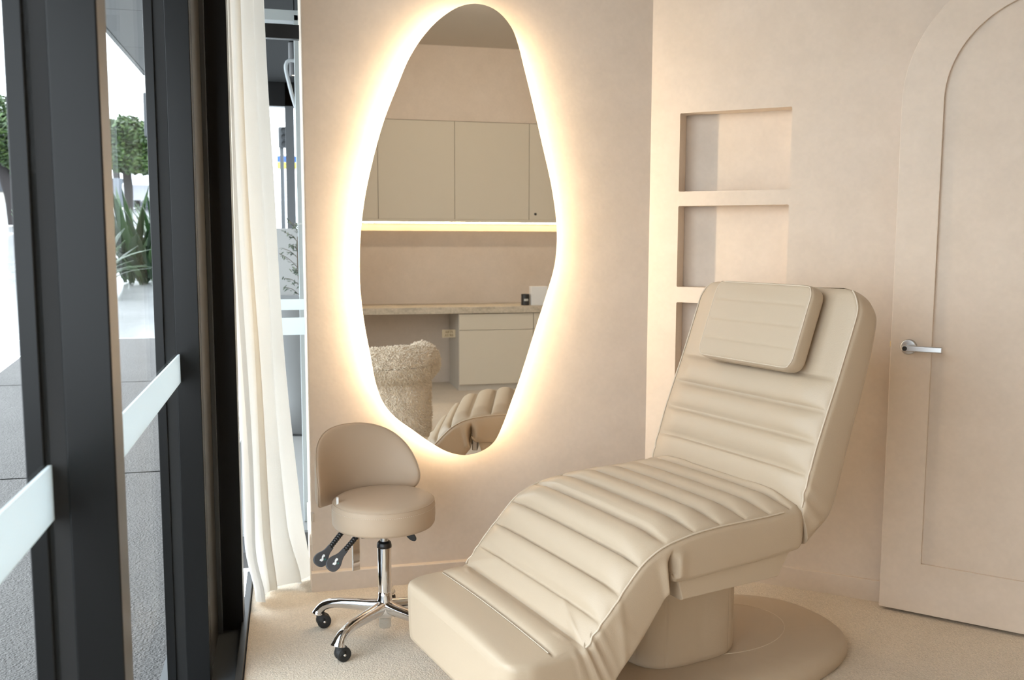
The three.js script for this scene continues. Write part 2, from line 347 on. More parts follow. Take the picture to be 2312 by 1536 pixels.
function capGeo(sl, i, flip) {   // closes an end with a fan
  const c = V(), r = []; for (let j = 0; j < sl.nJ; j++) { const p = sl.P(i, j); r.push(p); c.add(p); } c.multiplyScalar(1 / sl.nJ);
  const pos = [], uv = []; for (let j = 0; j < sl.nJ; j++) { const a = r[j], b = r[(j + 1) % sl.nJ]; for (const p of flip ? [c, b, a] : [c, a, b]) { pos.push(p.x, p.y, p.z); uv.push(p.z, p.y); } }
  const g = new THREE.BufferGeometry(); g.setAttribute('position', new THREE.Float32BufferAttribute(pos, 3)); g.setAttribute('uv', new THREE.Float32BufferAttribute(uv, 2)); g.computeVertexNormals(); return g;
}
const chan = (f) => Math.pow(1 - Math.pow(Math.abs(2 * f - 1), 2.3), 0.62);   // a padded roll between two seams
function edgeFall(w, w0 = 0.60) { return 1 - 0.86 * sstep(w0, 1.0, Math.abs(w)); }

function pipingOf(sl, i0, i1, j, lift) {
  const pts = []; for (let i = i0; i <= i1; i += 3) { const p = sl.P(i, j), c = sl.P(i, j === sl.pipe ? sl.pipe + 10 : sl.pipeFar - 10); const d = p.clone().sub(V(c.x, c.y, 0)).setZ(Math.sign(p.z) * 0.06).normalize(); pts.push(p.addScaledVector(d, lift)); }
  return pts;
}
{
  // ---- leg rest and seat: one long cover. table: key, top x, top y, bottom x, bottom y, half width
  const W2 = CW / 2;
  const tab = smoothTab([
    [0.000, 1.090, 0.318, 1.096, 0.126], [0.045, 1.135, 0.321, 1.140, 0.126], [0.14, 1.228, 0.325, 1.240, 0.130], [0.20, 1.288, 0.327, 1.335, 0.142], [0.232, 1.318, 0.331, 1.385, 0.164],
    [0.30, 1.363, 0.383, 1.430, 0.226], [0.385, 1.424, 0.450, 1.490, 0.292], [0.49, 1.499, 0.528, 1.552, 0.370], [0.555, 1.548, 0.560, 1.586, 0.416], [0.592, 1.582, 0.574, 1.598, 0.432], [0.612, 1.601, 0.580, 1.603, 0.482],
    [0.632, 1.62, 0.584, 1.618, 0.462], [0.705, 1.693, 0.596, 1.697, 0.459], [0.80, 1.789, 0.603, 1.79, 0.463], [0.897, 1.886, 0.605, 1.885, 0.468], [0.99, 1.98, 0.607, 1.98, 0.473], [1.075, 2.062, 0.612, 2.062, 0.478], [1.125, 2.112, 0.612, 2.112, 0.482]], 0.0062);
  const seams = [0.14, 0.236, 0.315, 0.400, 0.49, 0.602, 0.705, 0.80, 0.897, 0.99, 1.075, 1.128];
  const rows = tab.map(([k, tx, ty, bx, by]) => {
    const R = 0.085, x = clamp(k, 0.0, R); let hw = W2 - (R - Math.sqrt(Math.max(0, R * R - (R - x) * (R - x)))) * 0.95;
    const rd = 0.028, f = k < rd ? rd - Math.sqrt(rd * rd - (rd - k) * (rd - k)) : 0;   // roll the front edge
    const e = k > 1.09 ? 0.012 * ((k - 1.09) / 0.035) ** 2 : 0;
    return { k, T: [tx, ty - f * 0.9 - e], B: [bx, by + f * 0.7 + e], hw: hw - e };
  });
  const ridge = (k, w, k0, w0, k1, w1, wd) => { // a crease line in (key, across) space
    const dx = k1 - k0, dy = w1 - w0, t = clamp(((k - k0) * dx + (w - w0) * dy) / (dx * dx + dy * dy)), d = Math.hypot(k - k0 - t * dx, w - w0 - t * dy);
    return gauss(d, wd) * Math.sin(Math.PI * clamp(0.15 + 0.85 * t));
  };
  const bulge = (r, w, wm) => {
    const k = r.k;
    let b = 0.006 * (1 - w * w);
    if (k < seams[0]) b += 0.004 * (1 - w * w) * sstep(0, 0.05, k);
    else {
      let i = 0; while (i < seams.length - 2 && k >= seams[i + 1]) i++;
      const f = clamp((k - seams[i]) / (seams[i + 1] - seams[i])), amp = i === 0 ? 0.018 : i === 1 ? 0.014 : i < 4 ? 0.028 : 0.032;
      b += (amp * chan(f) - 0.003) * edgeFall(w, i < 4 ? 0.76 : 0.66) ;
      b -= 0.004 * gauss((f < 0.5 ? f : 1 - f) * (seams[i + 1] - seams[i]), 0.004) * (1 - sstep(0.9, 0.99, Math.abs(w)));
    }
    // pulled creases where the cover bends
    for (const s of [-1, 1]) {
      b += 0.007 * ridge(k, wm * s, 0.30, 0.20, 0.245, 0.345, 0.007) + 0.006 * ridge(k, wm * s, 0.275, 0.26, 0.235, 0.36, 0.005) - 0.005 * ridge(k, wm * s, 0.29, 0.235, 0.24, 0.352, 0.006);
      b += 0.006 * ridge(k, wm * s, 0.20, 0.27, 0.235, 0.35, 0.007);
      b += 0.004 * ridge(k, wm * s, 1.10, 0.15, 1.085, 0.34, 0.005);
    }
    return b;
  };
  const side = (r, f, s) => {
    const k = r.k; let d = 0.004 * Math.sin(Math.PI * f);
    d -= 0.050 * gauss(k - 0.607, 0.013) * (1 - sstep(0.35, 0.80, f)) ;            // cover tucked in under the knee
    d += 0.010 * gauss(k - 0.573, 0.014) * (1 - sstep(0.5, 0.95, f)) + 0.008 * gauss(k - 0.645, 0.016) * (1 - sstep(0.5, 0.95, f));
    d += 0.007 * Math.sin((k - 0.236) * 190 + f * 3) * gauss(k - 0.25, 0.03) * (0.3 + 0.7 * f);
    d += 0.004 * gauss(k - 0.33 - 0.05 * f, 0.012) + 0.003 * gauss(k - 0.40 + 0.06 * f, 0.010);
    return d;
  };
  const sl = slab(rows, { bulge, side });
  const at = (k) => { let b = 0; rows.forEach((r, i) => { if (Math.abs(r.k - k) < Math.abs(rows[b].k - k)) b = i; }); return b; };
  const body = obj('seat_cover', [cut(sl.g, sl.nJ, 0, sl.nI - 1, sl.topB, sl.nJ), capGeo(sl, 0, false), capGeo(sl, sl.nI - 1, true)], M.leather, chair);
  const idx = [0, ...seams.slice(0, -1).map(at), sl.nI - 1];
  obj('foot_panel', cut(sl.g, sl.nJ, 0, idx[1], 0, sl.topB), M.leather, body);
  for (let c = 1; c < idx.length - 1; c++) obj('padded_channel', cut(sl.g, sl.nJ, idx[c], idx[c + 1], 0, sl.topB), M.leather, body);
  obj('piping', tube(pipingOf(sl, at(0.24), at(1.05), sl.pipe, 0.0022), 0.0028, 220, 8), M.leatherPipe, body);
  obj('piping', tube(pipingOf(sl, at(0.24), at(1.05), sl.pipeFar, 0.0022), 0.0028, 220, 8), M.leatherPipe, body);
  { const p = []; const i = at(0.135); for (let j = 1; j < sl.topB - 2; j += 2) { const q = sl.P(i, j); q.y += 0.0004; p.push(q); } obj('stitching', tube(p, 0.0014, 60, 6), M.thread, body); }
}
{
  // ---- backrest
  const W2 = CW / 2;
  const tab = smoothTab([
    [0.00, 2.098, 0.600, 2.130, 0.488], [0.045, 2.106, 0.643, 2.172, 0.520], [0.09, 2.118, 0.688, 2.222, 0.560], [0.13, 2.131, 0.728, 2.252, 0.618], [0.19, 2.150, 0.788, 2.282, 0.715], [0.25, 2.173, 0.848, 2.306, 0.792],
    [0.305, 2.194, 0.902, 2.330, 0.868], [0.40, 2.230, 0.992, 2.362, 0.970], [0.50, 2.266, 1.088, 2.388, 1.058], [0.60, 2.300, 1.182, 2.406, 1.150], [0.66, 2.317, 1.238, 2.408, 1.205], [0.706, 2.330, 1.281, 2.400, 1.246]], 0.0065);
  const seams = [0.0, 0.115, 0.212, 0.306, 0.408];
  const rows = tab.map(([k, tx, ty, bx, by]) => {
    const R = 0.095, x = clamp(0.706 - k, 0, R), hw = W2 - (R - Math.sqrt(Math.max(0, R * R - (R - x) * (R - x)))) * 0.97;
    const rd = 0.035, y = 0.706 - k, f = y < rd ? rd - Math.sqrt(Math.max(0, rd * rd - (rd - y) * (rd - y))) : 0, u = Math.hypot(tx - bx, ty - by);
    const nx = (tx - bx) / u, ny = (ty - by) / u;
    return { k, T: [tx - nx * f * 0.8, ty - ny * f * 0.8], B: [bx + nx * f, by + ny * f], hw };
  });
  const bulge = (r, w) => {
    const k = r.k; let b = 0.006 * (1 - w * w) * sstep(0.706, 0.62, k);
    if (k < seams[4]) {
      let i = 0; while (i < 3 && k >= seams[i + 1]) i++;
      const f = clamp((k - seams[i]) / (seams[i + 1] - seams[i]));
      b += (0.027 * chan(f) - 0.003) * edgeFall(w, 0.70) - 0.0035 * gauss((f < 0.5 ? f : 1 - f) * 0.1, 0.004) * (1 - sstep(0.9, 0.99, Math.abs(w)));
    } else b += 0.010 * sstep(0.408, 0.45, k) * (1 - sstep(0.55, 1, Math.abs(w))) * sstep(0.706, 0.65, k) - 0.003 * gauss(k - 0.408, 0.005);
    return b;
  };
  const side = (r, f) => 0.005 * Math.sin(Math.PI * f) + 0.003 * Math.sin(r.k * 120 + f * 4) * gauss(r.k - 0.06, 0.04);
  const sl = slab(rows, { bulge, side, rb: 0.03 });
  const at = (k) => { let b = 0; rows.forEach((r, i) => { if (Math.abs(r.k - k) < Math.abs(rows[b].k - k)) b = i; }); return b; };
  const body = obj('backrest', [cut(sl.g, sl.nJ, 0, sl.nI - 1, sl.topB, sl.nJ), capGeo(sl, 0, false), capGeo(sl, sl.nI - 1, true)], M.leather, chair);
  const idx = [...seams.map(at), sl.nI - 1];
  for (let c = 0; c < 4; c++) obj('padded_channel', cut(sl.g, sl.nJ, idx[c], idx[c + 1], 0, sl.topB), M.leather, body);
  obj('head_panel', cut(sl.g, sl.nJ, idx[4], idx[5], 0, sl.topB), M.leather, body);
  obj('piping', tube(pipingOf(sl, 3, at(0.69), sl.pipe, 0.0022), 0.0028, 180, 8), M.leatherPipe, body);
  obj('piping', tube(pipingOf(sl, 3, at(0.69), sl.pipeFar, 0.0022), 0.0028, 180, 8), M.leatherPipe, body);
}
{
  // ---- tray under the seat, pedestal and floor plate
  const s = new THREE.Shape([[1.638, 0.470], [1.658, 0.404], [2.020, 0.409], [2.068, 0.482]].map((p) => new THREE.Vector2(...p)));
  obj('seat_tray', metric(new THREE.ExtrudeGeometry(s, { depth: 0.70, bevelEnabled: true, bevelSize: 0.006, bevelThickness: 0.015, bevelSegments: 4 }).translate(0, 0, -0.35)), M.leather, chair);
  obj('hinge_bracket', rbox(1.600, 1.628, 0.405, 0.47, -0.30, 0.335, 0.006), M.steel, chair);
  const se = (a, n) => { const c = Math.cos(a), q = Math.sin(a); return [Math.sign(c) * Math.pow(Math.abs(c), 2 / n), Math.sign(q) * Math.pow(Math.abs(q), 2 / n)]; };
  const NP = 288, prof = [[0.94, 0.079], [0.985, 0.085], [1, 0.100], [1, 0.14], [0.995, 0.30], [0.99, 0.44]];
  const sAng = [22, 62, 90, 118, 158, 202, 242, 270, 298, 338].map((d) => d * D2R);
  const ped = gridGeo((i, j) => {
    const a = 2 * Math.PI * j / NP; let k = prof[i][0]; for (const b of sAng) { const d = Math.atan2(Math.sin(a - b), Math.cos(a - b)); k -= 0.011 * gauss(d, 0.011); }
    const [c, q] = se(a, 3.2); return V(1.888 + 0.205 * c * k, prof[i][1], 0.175 * q * k);
  }, prof.length, NP, true, (i, j) => [j / NP * 1.2, prof[i][1]]);
  obj('pedestal', ped, M.leather, chair);
  const pl = [[0, 0.082], [0.72, 0.082], [0.82, 0.080], [0.90, 0.074], [0.955, 0.062], [0.985, 0.046], [1, 0.028], [1, 0.010], [0.985, 0.001]], NQ = 160;
  obj('floor_plate', gridGeo((i, j) => { const a = 2 * Math.PI * j / NQ, [c, q] = se(a, 2.55); return V(1.925 + 0.665 * c * pl[i][0], pl[i][1], 0.355 * q * pl[i][0]); }, pl.length, NQ, true, (i, j) => [pl[i][0] * Math.cos(j), pl[i][0]]), M.leather, chair);
  const ring = []; for (let k = 0; k < 60; k++) { const a = 2 * Math.PI * k / 60; ring.push(V(2.11 + 0.27 * Math.cos(a), 0.0822, -0.02 + 0.20 * Math.sin(a))); }
  obj('stitching', tube(ring, 0.0016, 160, 6, true), M.leatherPipe, chair);
}
{
  // ---- head pillow, lying against the backrest
  const e = V(0.334, 0.942, 0).normalize(), n = V(-e.y, e.x, 0);
  const o = V(2.094, 0.615, 0);
  const L0 = 0.398, L1 = 0.684, hw = 0.228, th = 0.062, R = 0.045;
  const rows = []; const NR = 80;
  for (let i = 0; i <= NR; i++) {
    const t = i / NR, k = L0 + (L1 - L0) * t, m = Math.min(k - L0, L1 - k);
    const pl = m < R ? R - Math.sqrt(Math.max(0, R * R - (R - m) * (R - m))) : 0, rd = 0.018, f = m < rd ? rd - Math.sqrt(Math.max(0, rd * rd - (rd - m) * (rd - m))) : 0;
    const b = o.clone().addScaledVector(e, k).addScaledVector(n, 0.022), a = b.clone().addScaledVector(n, th - f); b.addScaledVector(n, f * 0.7);
    rows.push({ k, m, T: [a.x, a.y], B: [b.x, b.y], hw: hw - pl });
  }
  const bulge = (r, w) => { let b = 0.006 * (1 - w * w) * sstep(0, 0.06, r.m); for (let s = 1; s < 4; s++) b -= 0.0022 * gauss(r.k - (L0 + (L1 - L0) * s / 4), 0.0035) * (1 - sstep(0.90, 0.96, Math.abs(w))); return b; };
  const sl = slab(rows, { bulge, side: (r, f) => 0.003 * Math.sin(Math.PI * f), rt: 0.012, rb: 0.012, nTop: 40 });
  const pil = thing('head_pillow', 'small rectangular beige leather pillow on the head of the treatment chair', 'pillow');
  pil.position.copy(chair.position).addScaledVector(CHW, 0.032); pil.rotation.y = CA;
  obj('pillow_body', [cut(sl.g, sl.nJ, 0, sl.nI - 1, sl.topB, sl.nJ), capGeo(sl, 0, false), capGeo(sl, sl.nI - 1, true)], M.leather, pil);
  const idx = [0, 20, 40, 60, 80];
  for (let c = 0; c < 4; c++) obj('stitched_panel', cut(sl.g, sl.nJ, idx[c], idx[c + 1], 0, sl.topB), M.leather, pil);
  const ring = []; for (let i = 3; i <= 77; i += 2) ring.push(sl.P(i, sl.pipe)); for (let j = sl.pipe - 4; j > 2; j -= 4) ring.push(sl.P(78, j)); for (let i = 77; i >= 3; i -= 2) ring.push(sl.P(i, sl.pipeFar)); for (let j = 3; j < sl.pipe - 2; j += 4) ring.push(sl.P(2, j));
  obj('piping', tube(ring, 0.0022, 300, 6, true), M.leatherPipe, pil);
}

// ------------------------------------------------------------------ stool
{
  const C = [0.313, 0, -3.262];
  const st = thing('saddle_stool', 'beige leather stool with a curved backrest on a chrome five-star base', 'stool', C);
  const sr = 0.183, top = 0.513, th = 0.103;
  const prof = [[0, top + 0.006], [0.08, top + 0.005], [0.14, top + 0.002], [0.166, top - 0.003], [0.176, top - 0.009], [sr - 0.0015, top - 0.018], [sr, top - 0.030], [sr + 0.001, top - th * 0.6], [sr - 0.001, top - th + 0.014], [sr - 0.007, top - th + 0.004], [sr - 0.018, top - th], [0, top - th]].reverse();
  const seat = obj('seat', lathe(prof, 96), M.stoolLeather, st);
  obj('piping', new THREE.TorusGeometry(sr - 0.004, 0.0022, 8, 120).rotateX(Math.PI / 2).translate(0, top - 0.0135, 0), M.stoolLeather, seat);
  { const gs = []; for (let k = 0; k < 150; k++) { const a = 2 * Math.PI * k / 150; gs.push(new THREE.BoxGeometry(0.0012, 0.0012, 0.0046).rotateY(-a).translate((sr + 0.0008) * Math.cos(a), top - 0.031, (sr + 0.0008) * Math.sin(a))); }
    const q = obj('stitching', gs, M.thread, seat); q.userData.kind = 'stuff'; }
  obj('care_tag', rbox(-0.168, -0.160, top - 0.012, top + 0.016, 0.030, 0.046, 0.002), M.white, seat);
  obj('seat_plate', rbox(-0.09, 0.09, top - th - 0.02, top - th, -0.09, 0.09, 0.006), M.blackPlastic, st);
  // curved half-moon backrest, as a padded shell bent round the seat
  {
    const fc = 245 * D2R, hs = 1.17, rIn = 0.226, hB = 0.088, hT = 0.192, y0 = 0.543, t = 0.021, NA = 160, NR = 22;
    const edge = (a) => { const c = Math.cos(a), s = Math.sin(a); if (s >= 0) { return [Math.sign(c) * Math.pow(Math.abs(c), 0.86) * hs, hT * Math.pow(s, 1.42)]; } return [Math.sign(c) * Math.pow(Math.abs(c), 0.60) * hs, -hB * Math.pow(-s, 0.80)]; };
    const face = (sg) => gridGeo((i, j) => {
      const rho = Math.sin((Math.PI / 2) * i / NR), [u, v] = edge(2 * Math.PI * j / NA), k = t * Math.pow(1 - Math.pow(rho, 5), 0.5);
      const f = fc + u * rho, r = rIn + sg * k + 0.03 * Math.pow(Math.max(0, v * rho) / hT, 2) , y = y0 + v * rho;
      return V(r * Math.cos(f), y, r * Math.sin(f));
    }, NR + 1, NA, true, (i, j) => [i / NR * 0.3, j / NA]);
    const back = obj('backrest', [face(-1), face(1)], M.stoolLeather, st);
    back.material = M.stoolLeather;
    const ring = []; for (let j = 0; j < NA; j += 2) { const [u, v] = edge(2 * Math.PI * j / NA), f = fc + u, r = rIn + 0.03 * Math.pow(Math.max(0, v) / hT, 2) + 0.004; ring.push(V(r * Math.cos(f), y0 + v, r * Math.sin(f))); }
    obj('piping', tube(ring, 0.0022, 220, 6, true), M.stoolLeather, back);
    obj('care_tag', rbox(-0.004, 0.004, 0.43, 0.462, -0.009, 0.009, 0.001).rotateY(0.3).translate(0.2255 * Math.cos(fc - 1.03) - 0.024, 0, 0.2255 * Math.sin(fc - 1.03)), M.stoolLeather, back);
  }
  // flat chrome bar that carries the backrest
  {
    const a = 244 * D2R, g = [];
    const bar = (r0, r1, ya, yb) => new RoundedBoxGeometry(Math.max(0.006, r1 - r0), yb - ya, 0.032, 2, 0.0025).translate((r0 + r1) / 2, (ya + yb) / 2, 0).rotateY(-a);
    g.push(bar(0.199, 0.206, 0.182, 0.40), bar(0.02, 0.258, 0.396, 0.403), bar(0.251, 0.258, 0.396, 0.56));
    obj('back_bar', g, M.chrome, st);
  }
  // gas column
  obj('gas_piston', cyl(0.0145, 0.0145, 0.16, 32, 0.35), M.steel, st);
  obj('column', lathe([[0, 0.075], [0.021, 0.075], [0.0225, 0.12], [0.0245, 0.20], [0.0255, 0.325], [0.0245, 0.335], [0, 0.335]], 48), M.chrome, st);
  obj('column_cap', lathe([[0, 0.349], [0.019, 0.349], [0.0245, 0.344], [0.0265, 0.334], [0.0265, 0.326], [0.022, 0.325], [0, 0.325]], 48), M.blackPlastic, st);
  obj('column_bush', lathe([[0.0, 0.03], [0.021, 0.03], [0.022, 0.034], [0.022, 0.060], [0.0235, 0.062], [0.0235, 0.085], [0, 0.085]], 32), M.clearPlastic, st);
  obj('hub', lathe([[0, 0.068], [0.028, 0.068], [0.034, 0.076], [0.034, 0.098], [0.029, 0.118], [0.0245, 0.150], [0.023, 0.17], [0, 0.17]], 48), M.chrome, st);
  // five arms with casters
  const R = 0.252;
  [133, 207, 279, 350, 52].forEach((deg, n) => {
    const a = deg * D2R, N = 40, K = 24;
    const cs = new THREE.CatmullRomCurve3([V(0.012, 0.108, 0), V(0.06, 0.104, 0), V(0.13, 0.103, 0), V(0.19, 0.100, 0), V(0.235, 0.088, 0), V(0.258, 0.066, 0), V(0.262, 0.056, 0)]);
    const arm = gridGeo((i, j) => {
      const t = Math.min(1, i / (N - 2)), p = cs.getPoint(t), d = cs.getTangent(t), nrm = V(-d.y, d.x, 0), q = 2 * Math.PI * j / K, k = i > N - 2 ? 0.02 : 1;
      const wz = (0.0215 - 0.004 * Math.sin(Math.PI * clamp(t * 1.1)) + 0.004 * sstep(0.75, 1, t)) * k, wy = (0.0235 - 0.006 * sstep(0, 0.6, t) + 0.004 * sstep(0.8, 1, t)) * k;
      const c = Math.cos(q), s = Math.sin(q);
      return p.clone().addScaledVector(nrm, wy * Math.sign(s) * Math.pow(Math.abs(s), 0.85)).add(V(0, 0, wz * Math.sign(c) * Math.pow(Math.abs(c), 0.85)));
    }, N, K, true);
    const leg = obj('leg', arm.rotateY(-a), M.chrome, st);
    const w = new THREE.Group(); w.name = 'caster'; w.position.set(R * Math.cos(a), 0, R * Math.sin(a)); w.rotation.y = [0.35, 0.15, 1.2, 2.2, 0.8][n]; leg.add(w);
    const ws = []; for (const s of [-1, 1]) ws.push(lathe([[0.006, -0.008], [0.021, -0.008], [0.0245, -0.0055], [0.0255, 0], [0.0245, 0.0055], [0.021, 0.008], [0.006, 0.008]], 36).rotateX(Math.PI / 2).translate(0.010, 0.0255, s * 0.011));
    const hood = new THREE.SphereGeometry(0.0225, 24, 12, 0, Math.PI * 2, 0, Math.PI * 0.5).scale(1, 1, 1).rotateZ(0.5).translate(0.004, 0.031, 0);
    const fork = rbox(-0.012, 0.014, 0.024, 0.055, -0.0032, 0.0032, 0.002);
    const all = mergeGeometries([...ws.map((q) => q.toNonIndexed()), hood.toNonIndexed(), fork, new THREE.CylinderGeometry(0.013, 0.017, 0.014, 24).translate(0, 0.050, 0).toNonIndexed(), new THREE.CylinderGeometry(0.0035, 0.0035, 0.040, 16).rotateX(Math.PI / 2).translate(0.010, 0.0255, 0).toNonIndexed()].map((q) => { for (const k of Object.keys(q.attributes)) if (!['position', 'normal', 'uv'].includes(k)) q.deleteAttribute(k); return q; }));
    const wheel = obj('caster_wheel', all, M.rubber, leg); wheel.position.copy(w.position); wheel.rotation.y = w.rotation.y; leg.remove(w);
    for (const s of [-1, 1]) { const axm = obj('axle_cap', lathe([[0, 0.0015], [0.004, 0.001], [0.0052, -0.002], [0.0052, -0.004]], 20).rotateX(s * Math.PI / 2).translate(0.010, 0.0255, s * 0.0205), M.chrome, leg); axm.position.copy(wheel.position); axm.rotation.y = wheel.rotation.y; }
  });
  // two lever paddles at the left and one short lever at the right
  const lever = (p0, p1, flip) => {
    const g = new THREE.Group(); g.name = 'lever'; st.add(g); const d = p1.clone().sub(p0), L = d.length(); g.position.copy(p0);
    g.quaternion.setFromUnitVectors(V(1, 0, 0), d.clone().normalize()); g.rotateX(flip);
    const pr = [[0.0, 0]]; const n = 9, l0 = L * 0.52; for (let k = 0; k < n; k++) { const x = l0 * k / n; pr.push([0.0085, x], [0.0098, x + l0 / n * 0.35], [0.0092, x + l0 / n * 0.75], [0.0074, x + l0 / n * 0.9]); } pr.push([0, l0]);
    obj('lever_rod', lathe(pr, 20).rotateZ(-Math.PI / 2), M.blackPlastic, g);
    const s = new THREE.Shape(); s.moveTo(l0 * 0.9, 0.010); s.lineTo(l0 * 1.12, 0.011); s.bezierCurveTo(l0 * 1.35, 0.0135, l0 * 1.4, 0.0225, L * 0.84, 0.0245); s.bezierCurveTo(L * 0.97, 0.0245, L, 0.012, L, 0); s.bezierCurveTo(L, -0.012, L * 0.97, -0.0245, L * 0.84, -0.0245); s.bezierCurveTo(l0 * 1.4, -0.0225, l0 * 1.35, -0.0135, l0 * 1.12, -0.011); s.lineTo(l0 * 0.9, -0.010); s.closePath();
    const pd = obj('paddle', new THREE.ExtrudeGeometry(s, { depth: 0.008, bevelEnabled: true, bevelSize: 0.003, bevelThickness: 0.003, bevelSegments: 4, bevelOffset: -0.003, curveSegments: 24 }).rotateX(-Math.PI / 2).translate(0, -0.003, 0), M.greyPlastic, g);
    const cx = L * 0.80;
    const icon = new THREE.Shape([[0.013, -0.002], [0.010, 0.006], [0.003, 0.007], [-0.004, 0.001], [-0.010, 0.003], [-0.014, -0.001], [-0.011, -0.006], [-0.003, -0.005], [0.003, -0.001], [0.008, -0.004]].map(([x, y]) => new THREE.Vector2(cx + x, y)));
    obj('printed_figure', new THREE.ExtrudeGeometry(icon, { depth: 0.0006, bevelEnabled: false }).rotateX(-Math.PI / 2).translate(0, 0.0080, 0), mat({ color: lin(0.85, 0.87, 0.86), roughness: 0.5 }), pd);
    const arrow = new THREE.Shape([[0.002, 0.010], [-0.006, 0.008], [-0.002, 0.013]].map(([x, y]) => new THREE.Vector2(cx + x, y)));
    obj('printed_arrow', new THREE.ExtrudeGeometry(arrow, { depth: 0.0006, bevelEnabled: false }).rotateX(-Math.PI / 2).translate(0, 0.0080, 0), mat({ color: lin(0.03, 0.30, 0.22), roughness: 0.5 }), pd);
    return g;
  };
  lever(V(-0.145, 0.418, 0.06), V(-0.243, 0.318, 0.115), 0.75);
  lever(V(-0.092, 0.418, 0.10), V(-0.204, 0.318, 0.170), 0.75);
  { const s = new THREE.Shape(); s.absellipse(0, 0, 0.022, 0.010, 0, Math.PI * 2); const g = new THREE.ExtrudeGeometry(s, { depth: 0.006, bevelEnabled: true, bevelSize: 0.002, bevelThickness: 0.002, bevelSegments: 3 }).translate(0.016, 0, -0.003).rotateZ(-0.75); const o = obj('height_lever', g, M.blackPlastic, st); o.position.set(0.072, 0.405, 0.10); o.rotation.y = -0.3; }
}

// ------------------------------------------------------------------ curtain in the corner
{
  const NU = 220, NV = 120, top = 3.08;
  const P = (i, j) => {
    const u = j / NU, v = i / NV, y = top * (1 - v) + 0.02 * v, f = sstep(0.25, 1.0, v), lo = sstep(0.9, 1.0, v);
    // plan line from the street front round into the corner
    const ax = -0.205 + 0.012 * f, az = -3.640, bx = -0.085 + 0.100 * Math.pow(clamp((v - 0.2) / 0.75), 1.5), bz = -3.90;
    const x = ax + (bx - ax) * u, z = az + (bz - az) * u, dx = bx - ax, dz = bz - az, l = Math.hypot(dx, dz), nx = -dz / l, nz = dx / l;
    const ph = 2 * Math.PI * (3.3 * u + 0.22 * Math.sin(3 * u + 2.0 * v) + 0.10 * Math.sin(7 * u - 3 * v));
    const A = (0.024 + 0.020 * f) * (0.55 + 0.45 * Math.sin(2.7 + 9 * u + 1.4 * v) ** 2);
    const d = A * Math.sin(ph) + 0.006 * Math.sin(2.3 * ph + 1 + 2 * v) + 0.012 * f * Math.sin(3 * v * Math.PI + 5 * u);
    const q = 0.018 * Math.cos(ph) * (0.6 + 0.6 * f);
    const pud = 0.045 * lo * lo * (0.7 + 0.5 * Math.sin(ph * 0.5));
    const hem = v > 0.965 ? 0.02 * (1 - Math.cos((v - 0.965) / 0.035 * Math.PI / 2)) : 0;
    return V(x + nx * (d + pud) + dx / l * q, Math.max(0.006, y + 0.012 * lo * Math.sin(ph) ), z + nz * (d + pud) + dz / l * q);
  };
  const c = thing('curtain', 'sheer white linen curtain gathered in the corner and touching the carpet', 'curtain');
  obj('curtain_cloth', gridGeo(P, NV + 1, NU + 1, false, (i, j) => [j / NU * 1.6, i / NV * 3]), M.curtain, c);
}

